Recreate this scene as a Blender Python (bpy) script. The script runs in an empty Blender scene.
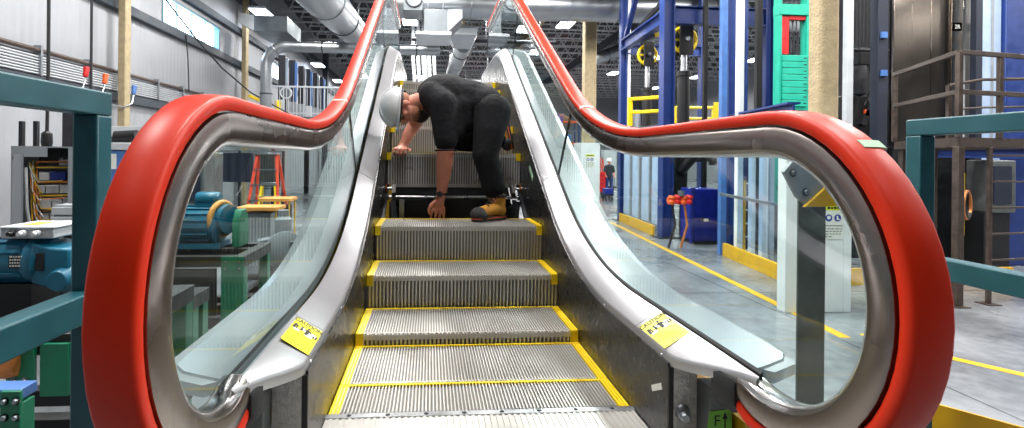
import bpy, bmesh, math, random
from math import sin, cos, tan, pi, radians, atan2, sqrt, hypot
from mathutils import Vector, Matrix
random.seed(7)
sc = bpy.context.scene
COL = sc.collection
V = Vector

# ------------------------------------------------------------------ camera
F, CX, CY, YAW, ROLL, CZ = 521.0, 470.0, 157.4, 0.0767, 0.010, 1.78
cd = bpy.data.cameras.new('camera')
cam = bpy.data.objects.new('camera', cd)
COL.objects.link(cam)
cam.location = (0, 0, CZ)
cam.rotation_euler = (Matrix.Rotation(-YAW, 3, 'Z') @ Matrix.Rotation(pi/2, 3, 'X') @ Matrix.Rotation(ROLL, 3, 'Z')).to_euler()
cd.sensor_width = 36.0
cd.lens = F/1024*36.0
cd.shift_x = (512-CX)/1024
cd.shift_y = -(214-CY)/1024
cd.clip_start = .05
cd.clip_end = 200
sc.camera = cam


def ray(px, py):
    u, v = px-CX, py-CY
    u, v = u*cos(ROLL)+v*sin(ROLL), -u*sin(ROLL)+v*cos(ROLL)
    l, z = u/F, -v/F
    return (l*cos(YAW)+sin(YAW), cos(YAW)-l*sin(YAW), z)


def at(px, py, Y):            # point of the place at distance Y
    r = ray(px, py); t = Y/r[1]
    return V((r[0]*t, Y, CZ+r[2]*t))


def atX(px, py, X):
    r = ray(px, py); t = X/r[0]
    return V((X, r[1]*t, CZ+r[2]*t))


def flo(px, py, z=0.0):       # point on a level surface
    r = ray(px, py); t = (z-CZ)/r[2]
    return V((r[0]*t, r[1]*t, z))


# ------------------------------------------------------------------ materials
def lin(c):
    c = c/255.0
    return c/12.92 if c <= .04045 else ((c+.055)/1.055)**2.4


def rgb(r, g, b):
    return (lin(r), lin(g), lin(b), 1)


M = {}


def mat(name, c, rough=.5, metal=0.0, var=.12, scale=8.0, bump=0.0, bscale=60.0, stretch=None, spec=.5, c2=None, coat=0.0, rvar=.1):
    m = bpy.data.materials.new(name)
    m.use_nodes = True
    nt = m.node_tree; N = nt.nodes; L = nt.links
    b = N['Principled BSDF']
    tc = N.new('ShaderNodeTexCoord')
    mp = N.new('ShaderNodeMapping')
    if stretch: mp.inputs['Scale'].default_value = stretch
    L.new(tc.outputs['Object'], mp.inputs['Vector'])
    no = N.new('ShaderNodeTexNoise')
    no.inputs['Scale'].default_value = scale; no.inputs['Detail'].default_value = 4
    L.new(mp.outputs[0], no.inputs['Vector'])
    cr = N.new('ShaderNodeValToRGB')
    c = rgb(*c)
    if c2: a, d = c, rgb(*c2)
    else:
        a = tuple(x*(1-var) for x in c[:3])+(1,); d = tuple(min(1, x*(1+var)) for x in c[:3])+(1,)
    cr.color_ramp.elements[0].position = .35; cr.color_ramp.elements[1].position = .65
    cr.color_ramp.elements[0].color = a; cr.color_ramp.elements[1].color = d
    L.new(no.outputs['Fac'], cr.inputs[0]); L.new(cr.outputs[0], b.inputs['Base Color'])
    b.inputs['Metallic'].default_value = metal
    b.inputs['Specular IOR Level'].default_value = spec
    if coat: b.inputs['Coat Weight'].default_value = coat; b.inputs['Coat Roughness'].default_value = .12
    mr = N.new('ShaderNodeMapRange')
    mr.inputs['To Min'].default_value = max(.02, rough-rvar); mr.inputs['To Max'].default_value = min(1, rough+rvar)
    mr.inputs['From Min'].default_value = .3; mr.inputs['From Max'].default_value = .7
    L.new(no.outputs['Fac'], mr.inputs[0]); L.new(mr.outputs[0], b.inputs['Roughness'])
    if bump:
        n2 = N.new('ShaderNodeTexNoise'); n2.inputs['Scale'].default_value = bscale; n2.inputs['Detail'].default_value = 3
        L.new(mp.outputs[0], n2.inputs['Vector'])
        bp = N.new('ShaderNodeBump'); bp.inputs['Strength'].default_value = bump; bp.inputs['Distance'].default_value = .02
        L.new(n2.outputs['Fac'], bp.inputs['Height']); L.new(bp.outputs[0], b.inputs['Normal'])
    M[name] = m
    return m


def emis(name, c, s):
    m = bpy.data.materials.new(name); m.use_nodes = True
    N = m.node_tree.nodes; N.clear()
    e = N.new('ShaderNodeEmission'); e.inputs[0].default_value = rgb(*c); e.inputs[1].default_value = s
    o = N.new('ShaderNodeOutputMaterial'); m.node_tree.links.new(e.outputs[0], o.inputs[0])
    M[name] = m


def glassmat(name, tint, refl=1.0):
    m = bpy.data.materials.new(name); m.use_nodes = True
    nt = m.node_tree; N = nt.nodes; L = nt.links; N.clear()
    o = N.new('ShaderNodeOutputMaterial'); mx = N.new('ShaderNodeMixShader')
    t = N.new('ShaderNodeBsdfTransparent'); t.inputs[0].default_value = tint
    g = N.new('ShaderNodeBsdfGlossy'); g.inputs['Roughness'].default_value = .01; g.inputs[0].default_value = (.95, .98, 1, 1)
    fr = N.new('ShaderNodeFresnel'); fr.inputs['IOR'].default_value = 1.45
    ml = N.new('ShaderNodeMath'); ml.operation = 'MULTIPLY'; ge = N.new('ShaderNodeNewGeometry')
    fb = N.new('ShaderNodeMath'); fb.operation = 'MULTIPLY_ADD'; fb.inputs[1].default_value = -refl; fb.inputs[2].default_value = refl
    L.new(ge.outputs['Backfacing'], fb.inputs[0]); L.new(fb.outputs[0], ml.inputs[1])
    L.new(fr.outputs[0], ml.inputs[0]); L.new(ml.outputs[0], mx.inputs[0])
    L.new(t.outputs[0], mx.inputs[1]); L.new(g.outputs[0], mx.inputs[2]); L.new(mx.outputs[0], o.inputs[0])
    M[name] = m


mat('handrail_red', (206, 44, 14), .40, 0, .05, 4, spec=.22, rvar=.03)
mat('steel', (190, 187, 186), .22, 1, .03, 3, rvar=.02)
mat('steel_brushed', (128, 119, 115), .27, 1, .04, 3, rvar=.02)
mat('deck_steel', (188, 187, 191), .3, .75, .05, 3, rvar=.02)
mat('outer_deck_steel', (206, 211, 215), .24, .55, .05, 3, rvar=.02)
mat('alu', (196, 192, 186), .42, .5, .10, 4, c2=(206, 203, 198))
mat('groove', (132, 128, 122), .5, .5, .1, 6)
mat('alu_pale', (226, 229, 234), .34, .25, .04, 6)
mat('alu_dark', (92, 90, 88), .5, .8, .2, 6)
mat('alu_light', (208, 209, 212), .35, .9, .08, 6)
mat('galv', (150, 155, 160), .34, .9, .06, 2.5, rvar=.06)
mat('duct_grey', (112, 118, 122), .42, .7, .12, 3)
mat('skirt_black', (26, 27, 29), .32, 0, .25, 30, c2=(40, 41, 43))
mat('skirt_grey', (60, 58, 58), .28, .8, .06, 6, rvar=.03)
mat('black', (20, 21, 23), .5, 0, .2, 10)
mat('rubber', (28, 29, 30), .7, 0, .2, 12)
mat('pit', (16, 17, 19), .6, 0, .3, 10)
mat('safety_yellow', (242, 208, 22), .45, 0, .06, 12)
mat('yellow_paint', (214, 164, 18), .45, 0, .10, 7)
mat('sticker_yellow', (240, 226, 20), .4, 0, .03, 20)
mat('ink', (22, 22, 20), .6, 0, .1, 20)
mat('white_vinyl', (226, 226, 220), .5, 0, .05, 20)
mat('ink_blue', (34, 54, 150), .5, 0, .05, 20)
mat('sign_green', (206, 216, 30), .5, 0, .05, 20)
mat('tape_green', (118, 186, 62), .6, 0, .08, 30)
mat('tape_mint', (176, 214, 180), .6, 0, .05, 30)
mat('tape_white', (226, 205, 196), .6, 0, .05, 30)
mat('perf_alu', (214, 212, 208), .4, .2, .14, 60, bump=.4, bscale=160)
mat('teal_frame', (24, 80, 90), .40, 0, .10, 8, spec=.5)
mat('motor_teal', (14, 100, 128), .42, 0, .12, 9, coat=.15)
mat('green_paint', (12, 116, 84), .45, 0, .12, 8)
mat('mint_paint', (18, 168, 142), .5, 0, .08, 6)
mat('red_paint', (206, 22, 28), .45, 0, .08, 6)
mat('ladder_orange', (232, 74, 44), .5, 0, .06, 8)
mat('wood_orange', (222, 154, 76), .55, 0, .12, 6, stretch=(1, 8, 1))
mat('pallet_wood', (172, 134, 96), .75, 0, .2, 8, stretch=(1, 9, 1))
mat('blue_steel', (26, 52, 116), .42, 0, .12, 6)
mat('blue_light', (70, 112, 176), .42, 0, .12, 6)
mat('blue_deep', (16, 34, 130), .42, 0, .16, 5)
mat('navy', (22, 30, 48), .6, 0, .2, 4)
mat('dark_steel', (48, 48, 52), .5, .5, .2, 8)
mat('rail_brown', (88, 76, 70), .45, .5, .22, 14)
mat('grey_paint', (140, 146, 152), .45, 0, .08, 6)
mat('light_grey', (186, 190, 194), .45, 0, .06, 5)
mat('post_grey', (104, 108, 108), .45, .5, .16, 6)
mat('white_paint', (226, 229, 231), .5, 0, .04, 4)
mat('panel_pale', (168, 188, 216), .4, 0, .10, 3)
mat('tan_column', (170, 154, 122), .85, 0, .12, 9, bump=.7, bscale=35)
mat('tan_beam', (150, 128, 92), .7, 0, .12, 6)
mat('wall_panel', (160, 163, 168), .5, .15, .05, 1.5)
mat('girt', (58, 66, 74), .55, .2, .15, 5)
mat('roof_deck', (40, 43, 46), .7, 0, .15, 3)
mat('frame_cyan', (92, 140, 160), .45, 0, .08, 6)
mat('joist_grey', (206, 209, 212), .6, .1, .08, 4)
mat('stainless', (158, 148, 138), .2, 1, .06, 1.2, rvar=.04)
mat('shirt', (19, 19, 24), .85, 0, .25, 30, bump=.35, bscale=26, spec=.3)
mat('trouser', (17, 18, 22), .88, 0, .2, 40, bump=.3, bscale=30, spec=.25)
mat('skin', (214, 140, 116), .5, 0, .10, 14)
mat('hair', (168, 112, 84), .8, 0, .2, 60)
mat('hat', (222, 224, 226), .3, 0, .03, 6)
mat('boot_tan', (190, 130, 44), .8, 0, .16, 25, bump=.2, bscale=90)
mat('boot_sole', (46, 46, 48), .75, 0, .2, 30)
mat('orange', (232, 92, 34), .5, 0, .08, 20)
mat('copper', (206, 128, 68), .4, .5, .2, 12)
mat('cable_black', (22, 23, 25), .6, 0, .2, 20)
mat('vest_dark', (40, 44, 52), .8, 0, .2, 10)
mat('jeans', (46, 66, 128), .85, 0, .2, 20)
mat('wire_yellow', (214, 176, 40), .5, 0, .1, 20)
mat('wire_red', (180, 52, 40), .5, 0, .1, 20)
mat('wire_orange', (206, 120, 40), .5, 0, .1, 20)
mat('comp_white', (212, 214, 216), .5, 0, .06, 14)
emis('lamp_glow', (236, 244, 255), 8.0)
emis('screen_off', (8, 8, 10), .3)
glassmat('balustrade_glass', (.86, .93, .92, 1), 1.0)
glassmat('window_glass', (.95, .98, 1, 1), .6)
glassmat('shaft_glass', (.80, .87, .95, 1), 1.0)


def floor_material():
    m = bpy.data.materials.new('concrete'); m.use_nodes = True
    nt = m.node_tree; N = nt.nodes; L = nt.links; b = N['Principled BSDF']
    tc = N.new('ShaderNodeTexCoord')
    n1 = N.new('ShaderNodeTexNoise'); n1.inputs['Scale'].default_value = .8; n1.inputs['Detail'].default_value = 7
    n2 = N.new('ShaderNodeTexNoise'); n2.inputs['Scale'].default_value = 9; n2.inputs['Detail'].default_value = 6
    for n in (n1, n2): L.new(tc.outputs['Object'], n.inputs['Vector'])
    mx = N.new('ShaderNodeMath'); mx.operation = 'MULTIPLY_ADD'; mx.inputs[1].default_value = .45
    L.new(n2.outputs['Fac'], mx.inputs[0]); L.new(n1.outputs['Fac'], mx.inputs[2])
    cr = N.new('ShaderNodeValToRGB')
    cr.color_ramp.elements[0].position = .5; cr.color_ramp.elements[1].position = .9
    cr.color_ramp.elements[0].color = rgb(92, 95, 100); cr.color_ramp.elements[1].color = rgb(138, 142, 147)
    L.new(mx.outputs[0], cr.inputs[0])
    br = N.new('ShaderNodeTexBrick'); br.offset = 0
    br.inputs['Color1'].default_value = (1, 1, 1, 1); br.inputs['Color2'].default_value = (1, 1, 1, 1); br.inputs['Mortar'].default_value = (.45, .45, .45, 1)
    br.inputs['Scale'].default_value = 1; br.inputs['Mortar Size'].default_value = .012
    br.inputs['Brick Width'].default_value = 4.2; br.inputs['Row Height'].default_value = 4.2
    L.new(tc.outputs['Object'], br.inputs['Vector'])
    mu = N.new('ShaderNodeMix'); mu.data_type = 'RGBA'; mu.blend_type = 'MULTIPLY'; mu.inputs[0].default_value = 1
    L.new(cr.outputs[0], mu.inputs[6]); L.new(br.outputs[0], mu.inputs[7]); L.new(mu.outputs[2], b.inputs['Base Color'])
    mr = N.new('ShaderNodeMapRange'); mr.inputs['To Min'].default_value = .16; mr.inputs['To Max'].default_value = .34
    L.new(n1.outputs['Fac'], mr.inputs[0]); L.new(mr.outputs[0], b.inputs['Roughness'])
    M['concrete'] = m


floor_material()


def wall_material():
    m = M['wall_panel']; nt = m.node_tree; N = nt.nodes; L = nt.links; b = N['Principled BSDF']
    tc = N.new('ShaderNodeTexCoord'); sx = N.new('ShaderNodeSeparateXYZ'); L.new(tc.outputs['Object'], sx.inputs[0])
    ad = N.new('ShaderNodeMath'); ad.operation = 'ADD'; L.new(sx.outputs[0], ad.inputs[0]); L.new(sx.outputs[1], ad.inputs[1])
    fr = N.new('ShaderNodeMath'); fr.operation = 'FRACT'; L.new(ad.outputs[0], fr.inputs[0])
    lt = N.new('ShaderNodeMath'); lt.operation = 'LESS_THAN'; lt.inputs[1].default_value = .025; L.new(fr.outputs[0], lt.inputs[0])
    ml = N.new('ShaderNodeMath'); ml.operation = 'MULTIPLY'; ml.inputs[1].default_value = 5; L.new(ad.outputs[0], ml.inputs[0])
    f2 = N.new('ShaderNodeMath'); f2.operation = 'PINGPONG'; f2.inputs[1].default_value = .5; L.new(ml.outputs[0], f2.inputs[0])
    sb = N.new('ShaderNodeMath'); sb.operation = 'SUBTRACT'; L.new(f2.outputs[0], sb.inputs[0]); L.new(lt.outputs[0], sb.inputs[1])
    bp = N.new('ShaderNodeBump'); bp.inputs['Strength'].default_value = .25; bp.inputs['Distance'].default_value = .05
    L.new(sb.outputs[0], bp.inputs['Height']); L.new(bp.outputs[0], b.inputs['Normal'])


wall_material()


# ------------------------------------------------------------------ mesh helpers
class MB:
    def __init__(s): s.v = []; s.f = []
    def add(s, vs, fs):
        n = len(s.v); s.v += [V(p) for p in vs]; s.f += [tuple(n+i for i in f) for f in fs]; return s
    def box(s, c, d, rot=None):
        c = V(c); x, y, z = d[0]/2, d[1]/2, d[2]/2
        vs = [V((a, b, e)) for a in (-x, x) for b in (-y, y) for e in (-z, z)]
        if rot is not None:
            R = rot if isinstance(rot, Matrix) else Matrix.Rotation(rot, 3, 'Z')
            vs = [R @ p for p in vs]
        return s.add([c+p for p in vs], [(0, 1, 3, 2), (4, 6, 7, 5), (0, 4, 5, 1), (2, 3, 7, 6), (0, 2, 6, 4), (1, 5, 7, 3)])
    def b2(s, lo, hi):
        lo, hi = V(lo), V(hi); return s.box((lo+hi)/2, [abs(a) for a in (hi-lo)])
    def bar(s, p, q, w, h, up=(0, 0, 1)):
        p, q = V(p), V(q); d = (q-p).normalized(); up = V(up)
        if abs(d.dot(up)) > .98: up = V((0, 1, 0))
        r = d.cross(up).normalized()*(w/2); u = r.cross(d).normalized()*(h/2)
        return s.add([p-r-u, p+r-u, p+r+u, p-r+u, q-r-u, q+r-u, q+r+u, q-r+u],
                     [(0, 1, 2, 3)[::-1], (4, 5, 6, 7), (0, 1, 5, 4), (1, 2, 6, 5), (2, 3, 7, 6), (3, 0, 4, 7)])
    def cyl(s, p, q, r0, r1=None, n=16, cap=True):
        p, q = V(p), V(q); r1 = r0 if r1 is None else r1
        return s.tube([p, q], [r0, r1], n, cap)
    def tube(s, pts, r, n=8, cap=True):
        pts = [V(p) for p in pts]; rs = r if isinstance(r, (list, tuple)) else [r]*len(pts)
        base = len(s.v); prev = None
        for i, p in enumerate(pts):
            a = pts[max(0, i-1)]; b = pts[min(len(pts)-1, i+1)]; d = (b-a)
            d = d.normalized() if d.length > 1e-9 else V((0, 0, 1))
            if prev is None:
                u = d.orthogonal().normalized()
            else:
                u = (prev-d*prev.dot(d))
                u = u.normalized() if u.length > 1e-6 else d.orthogonal().normalized()
            prev = u; w = d.cross(u)
            for k in range(n):
                t = 2*pi*k/n; s.v.append(p+(u*cos(t)+w*sin(t))*rs[i])
        for i in range(len(pts)-1):
            for k in range(n):
                a = base+i*n+k; b = base+i*n+(k+1) % n; s.f.append((a, b, b+n, a+n))
        if cap:
            s.f.append(tuple(base+k for k in range(n))[::-1]); e = base+(len(pts)-1)*n; s.f.append(tuple(e+k for k in range(n)))
        return s
    def prism(s, poly, axis, a, b):
        # poly: 2D outline; axis 'x': (y,z), 'y': (x,z), 'z': (x,y)
        def mk(p, t): return {'x': V((t, p[0], p[1])), 'y': V((p[0], t, p[1])), 'z': V((p[0], p[1], t))}[axis]
        n = len(poly); vs = [mk(p, a) for p in poly]+[mk(p, b) for p in poly]
        return s.add(vs, [tuple(range(n))[::-1], tuple(range(n, 2*n))]+[(i, (i+1) % n, n+(i+1) % n, n+i) for i in range(n)])
    def loft(s, rings, close=True, cap=True):
        n = len(rings[0]); base = len(s.v)
        for r in rings: s.v += [V(p) for p in r]
        for i in range(len(rings)-1):
            for k in range(n if close else n-1):
                a = base+i*n+k; b = base+i*n+(k+1) % n; s.f.append((a, b, b+n, a+n))
        if cap and close:
            s.f.append(tuple(base+k for k in range(n))[::-1]); e = base+(len(rings)-1)*n; s.f.append(tuple(e+k for k in range(n)))
        return s
    def lathe(s, prof, c, axis=(0, 0, 1), n=24):
        c = V(c); ax = V(axis).normalized(); u = ax.orthogonal().normalized(); w = ax.cross(u)
        rings = [[c+ax*h+(u*cos(2*pi*k/n)+w*sin(2*pi*k/n))*max(r, 1e-4) for k in range(n)] for r, h in prof]
        return s.loft(rings)
    def ell(s, c, r, R=None, nu=16, nv=10):
        c = V(c); R = R or Matrix.Identity(3)
        rings = []
        for j in range(1, nv):
            t = pi*j/nv
            rings.append([c+R @ V((r[0]*sin(t)*cos(2*pi*k/nu), r[1]*sin(t)*sin(2*pi*k/nu), -r[2]*cos(t))) for k in range(nu)])
        return s.loft(rings)
    def torus(s, c, axis, R0, r, n=28, m=8):
        c = V(c); ax = V(axis).normalized(); u = ax.orthogonal().normalized(); w = ax.cross(u)
        base = len(s.v)
        for i in range(n):
            t = 2*pi*i/n; d = u*cos(t)+w*sin(t)
            for k in range(m):
                p = 2*pi*k/m; s.v.append(c+d*(R0+r*cos(p))+ax*(r*sin(p)))
        for i in range(n):
            for k in range(m):
                j = (i+1) % n; l = (k+1) % m
                s.f.append((base+i*m+k, base+j*m+k, base+j*m+l, base+i*m+l))
        return s
    def data(s, name, off=V((0, 0, 0)), smooth=40):
        me = bpy.data.meshes.new(name)
        me.from_pydata([p-off for p in s.v], [], s.f)
        bm = bmesh.new(); bm.from_mesh(me)
        bmesh.ops.recalc_face_normals(bm, faces=bm.faces); bm.to_mesh(me); bm.free()
        if smooth:
            me.shade_smooth(); me.set_sharp_from_angle(angle=radians(smooth))
        return me
    def build(s, name, m, parent=None, bevel=0, smooth=40, label=None, local=False):
        """link as ONE mesh object; world coordinates unless local"""
        if parent is not None:
            off = V((0, 0, 0)) if local else wloc(parent)
        else:
            xs = [p.x for p in s.v]; ys = [p.y for p in s.v]; zs = [p.z for p in s.v]
            off = V(((min(xs)+max(xs))/2, (min(ys)+max(ys))/2, min(zs)))
        me = s.data(name, off, smooth)
        o = bpy.data.objects.new(name, me); COL.objects.link(o)
        me.materials.append(M[m] if isinstance(m, str) else m)
        if parent is not None: o.parent = parent
        else: o.location = off
        if bevel:
            b = o.modifiers.new('bevel', 'BEVEL'); b.width = bevel; b.segments = 2; b.limit_method = 'ANGLE'; b.angle_limit = radians(40)
        if label: o['label'] = label
        return o


def wloc(o):
    p = V((0, 0, 0))
    while o is not None: p += o.location; o = o.parent
    return p


def thing(name, label, cat, loc=(0, 0, 0), group=None):
    o = bpy.data.objects.new(name, None); COL.objects.link(o)
    o.empty_display_size = .1; o.location = loc
    o['label'] = label; o['category'] = cat
    if group: o['group'] = group
    return o


def tag(o, label, cat, group=None):
    o['label'] = label; o['category'] = cat
    if group: o['group'] = group
    return o


def struct(o, label=None):
    o['kind'] = 'structure'
    if label: o['label'] = label
    return o


def dup(root, loc, label=None, rz=None, group=None):
    def cp(o, par):
        c = o.copy(); COL.objects.link(c); c.parent = par
        for ch in [x for x in kids.get(o.name, [])]: cp(ch, c)
        return c
    kids = {}
    for o in list(COL.objects):
        if o.parent is not None: kids.setdefault(o.parent.name, []).append(o)
    r = cp(root, None); r.location = loc
    if rz is not None: r.rotation_euler = (0, 0, rz)
    if label: r['label'] = label
    if group: r['group'] = group
    return r


def text_mesh(body, size, place, m, name, parent, bold=0.0, align='CENTER'):
    """lettering as a mesh; place(x, y) -> world point"""
    cu = bpy.data.curves.new(name, 'FONT'); cu.body = body; cu.size = size; cu.align_x = align; cu.resolution_u = 3; cu.offset = bold
    t = bpy.data.objects.new(name, cu); COL.objects.link(t)
    dg = bpy.context.evaluated_depsgraph_get()
    me = bpy.data.meshes.new_from_object(t.evaluated_get(dg))
    bpy.data.objects.remove(t); bpy.data.curves.remove(cu)
    off = wloc(parent)
    for v in me.vertices: v.co = place(v.co.x, v.co.y)-off
    me.name = name; me.materials.clear(); me.materials.append(M[m])
    o = bpy.data.objects.new(name, me); COL.objects.link(o); o.parent = parent
    return o


class Blob:
    """limbs and masses fused into one continuous surface"""
    def __init__(s): s.b = MB()
    def cap(s, p, q, r0, r1, n=16):
        p, q = V(p), V(q); d = (q-p); L = d.length
        if L < 1e-6: return s.ball(p, r0)
        d.normalize(); u = d.orthogonal().normalized(); w = d.cross(u); rings = []
        K = 5
        for j in range(K+1):
            t = -pi/2+pi/2*j/K
            rings.append((p+d*(r0*sin(t)), max(1e-4, r0*cos(t))))
        for j in range(K+1):
            t = pi/2*j/K
            rings.append((q+d*(r1*sin(t)), max(1e-4, r1*cos(t))))
        s.b.loft([[c+(u*cos(2*pi*k/n)+w*sin(2*pi*k/n))*r for k in range(n)] for c, r in rings])
        return s
    def chain(s, pts, rs):
        for i in range(len(pts)-1): s.cap(pts[i], pts[i+1], rs[i], rs[i+1])
        return s
    def ball(s, c, r, R=None):
        s.b.ell(c, (r, r, r) if not isinstance(r, (tuple, list)) else r, R, 20, 14); return s
    def build(s, name, m, parent, voxel=.008, it=4, fac=.5):
        off = wloc(parent)
        me = s.b.data(name, off, 0)
        o = bpy.data.objects.new(name+'_tmp', me); COL.objects.link(o)
        r = o.modifiers.new('r', 'REMESH'); r.mode = 'VOXEL'; r.voxel_size = voxel; r.use_smooth_shade = True
        if it:
            k = o.modifiers.new('s', 'SMOOTH'); k.factor = fac; k.iterations = it
        dg = bpy.context.evaluated_depsgraph_get()
        me2 = bpy.data.meshes.new_from_object(o.evaluated_get(dg))
        bpy.data.objects.remove(o); bpy.data.meshes.remove(me)
        me2.shade_smooth(); me2.name = name; me2.materials.clear(); me2.materials.append(M[m])
        o = bpy.data.objects.new(name, me2); COL.objects.link(o); o.parent = parent
        return o

# ================================================================== ESCALATOR
XO, Z0, RISE, A30 = .185, .927, 1.72, radians(30)
DYS = RISE/tan(A30)
HW = .62


def epath(z, yc, y0, y1, R1=2.2, R2=2.0, nf=6, na=14):
    """lower level, 30 degree slope and upper level joined by arcs: list of (y, z, ny, nz)"""
    T1, T2 = R1*tan(A30/2), R2*tan(A30/2); out = []
    ye = yc-T1
    for i in range(nf): out.append((y0+(ye-y0)*i/nf, z, 0, 1))
    for i in range(na+1):
        a = A30*i/na; out.append((ye+R1*sin(a), z+R1*(1-cos(a)), -sin(a), cos(a)))
    yu = yc+DYS; zu = z+RISE
    ys, zs = yu-T2*cos(A30), zu-T2*sin(A30)
    yp, zp = out[-1][:2]
    for i in range(1, 10):
        t = i/10; out.append((yp+(ys-yp)*t, zp+(zs-zp)*t, -sin(A30), cos(A30)))
    for i in range(na+1):
        a = A30*(1-i/na); out.append((yu+T2-R2*sin(a), zu-R2*(1-cos(a)), -sin(a), cos(a)))
    yl = yu+T2
    for i in range(1, nf+1): out.append((yl+(y1-yl)*i/nf, zu, 0, 1))
    return out


def cut(path, ya, yb):
    out = []
    for p, q in zip(path, path[1:]):
        if q[0] <= ya or p[0] >= yb: continue
        def lerp(y): t = (y-p[0])/(q[0]-p[0]); return tuple(a+(b-a)*t for a, b in zip(p, q))
        if not out: out.append(lerp(max(ya, p[0])))
        out.append(lerp(min(yb, q[0])))
    return out


def zat(path, y):
    for p, q in zip(path, path[1:]):
        if p[0] <= y <= q[0]: return p[1]+(q[1]-p[1])*(y-p[0])/(q[0]-p[0])
    return path[-1][1]


HR = .38
YN, YU = 1.15, 7.15           # newel centres
ZH = 1.905
top = epath(ZH, 2.418, YN, YU, 2.25, 2.0)
low = [(1.30-.02*i, ZH-2*HR+.045*(1-i/6)**1.5, -.2*(1-i/6), -1) for i in range(7)]
nose = [(YN+HR*cos(t), ZH-HR+HR*sin(t), cos(t), sin(t)) for t in [radians(-90-180*i/28) for i in range(29)]]
unose = [(YU+HR*cos(t), ZH+RISE-HR+HR*sin(t), cos(t), sin(t)) for t in [radians(90-180*i/28) for i in range(29)]]
ulow = [(YU-.04*i, ZH+RISE-2*HR, 0, -1) for i in range(1, 8)]
rail_path = low+nose+top[1:]
guide_path = low[3:]+nose+top[1:]
deckp = epath(1.262, 2.50, 1.19, 7.2, 2.1, 1.5)     # glass line of the decks


def low_by(path, dz): return [(y, z+dz, a, b) for y, z, a, b in path]


def deep(ny, X):               # the guide is deeper round the left newel
    return 1+(.26 if X < 0 else .04)*max(0, -ny)


def sweep(path, prof, X, k=0):
    return MB().loft([[(X+w, y+ny*n*(deep(ny, X) if k and n < -.045 else 1), z+nz*n*(deep(ny, X) if k and n < -.045 else 1)) for w, n in prof] for y, z, ny, nz in path])


ESC = thing('escalator', 'unfinished steel escalator with red handrails and one step taken out', 'escalator', (XO, 2.4, 0))  # handrails are plain red, not emissive
RAIL = [(-.030, .0005), (0, .0015), (.030, .0005), (.0345, -.0015), (.0375, -.006), (.0375, -.022), (.033, -.030), (.024, -.030), (-.024, -.030), (-.033, -.030), (-.0375, -.022), (-.0375, -.006), (-.0345, -.0015)]
GUIDE = [(-.022, -.026), (.022, -.026), (.022, -.034), (.035, -.037), (.0395, -.046), (.0395, -.074), (.035, -.088), (.014, -.088), (-.014, -.088), (-.035, -.088), (-.0395, -.074), (-.0395, -.046), (-.035, -.037), (-.022, -.034)]
LIP = [(-.033, -.0875), (.033, -.0875), (.031, -.094), (.024, -.103), (.016, -.106), (-.016, -.106), (-.024, -.103), (-.031, -.094)]


def oriented(pts, s):          # mirror an outline for the other side
    return [(w*s, n) for w, n in pts]


def deck_z(w, y):              # top surface of the inner deck, w = distance from the centre line
    return zat(deckp, y)-.058*(.606-w)/(.606-.515)


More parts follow.
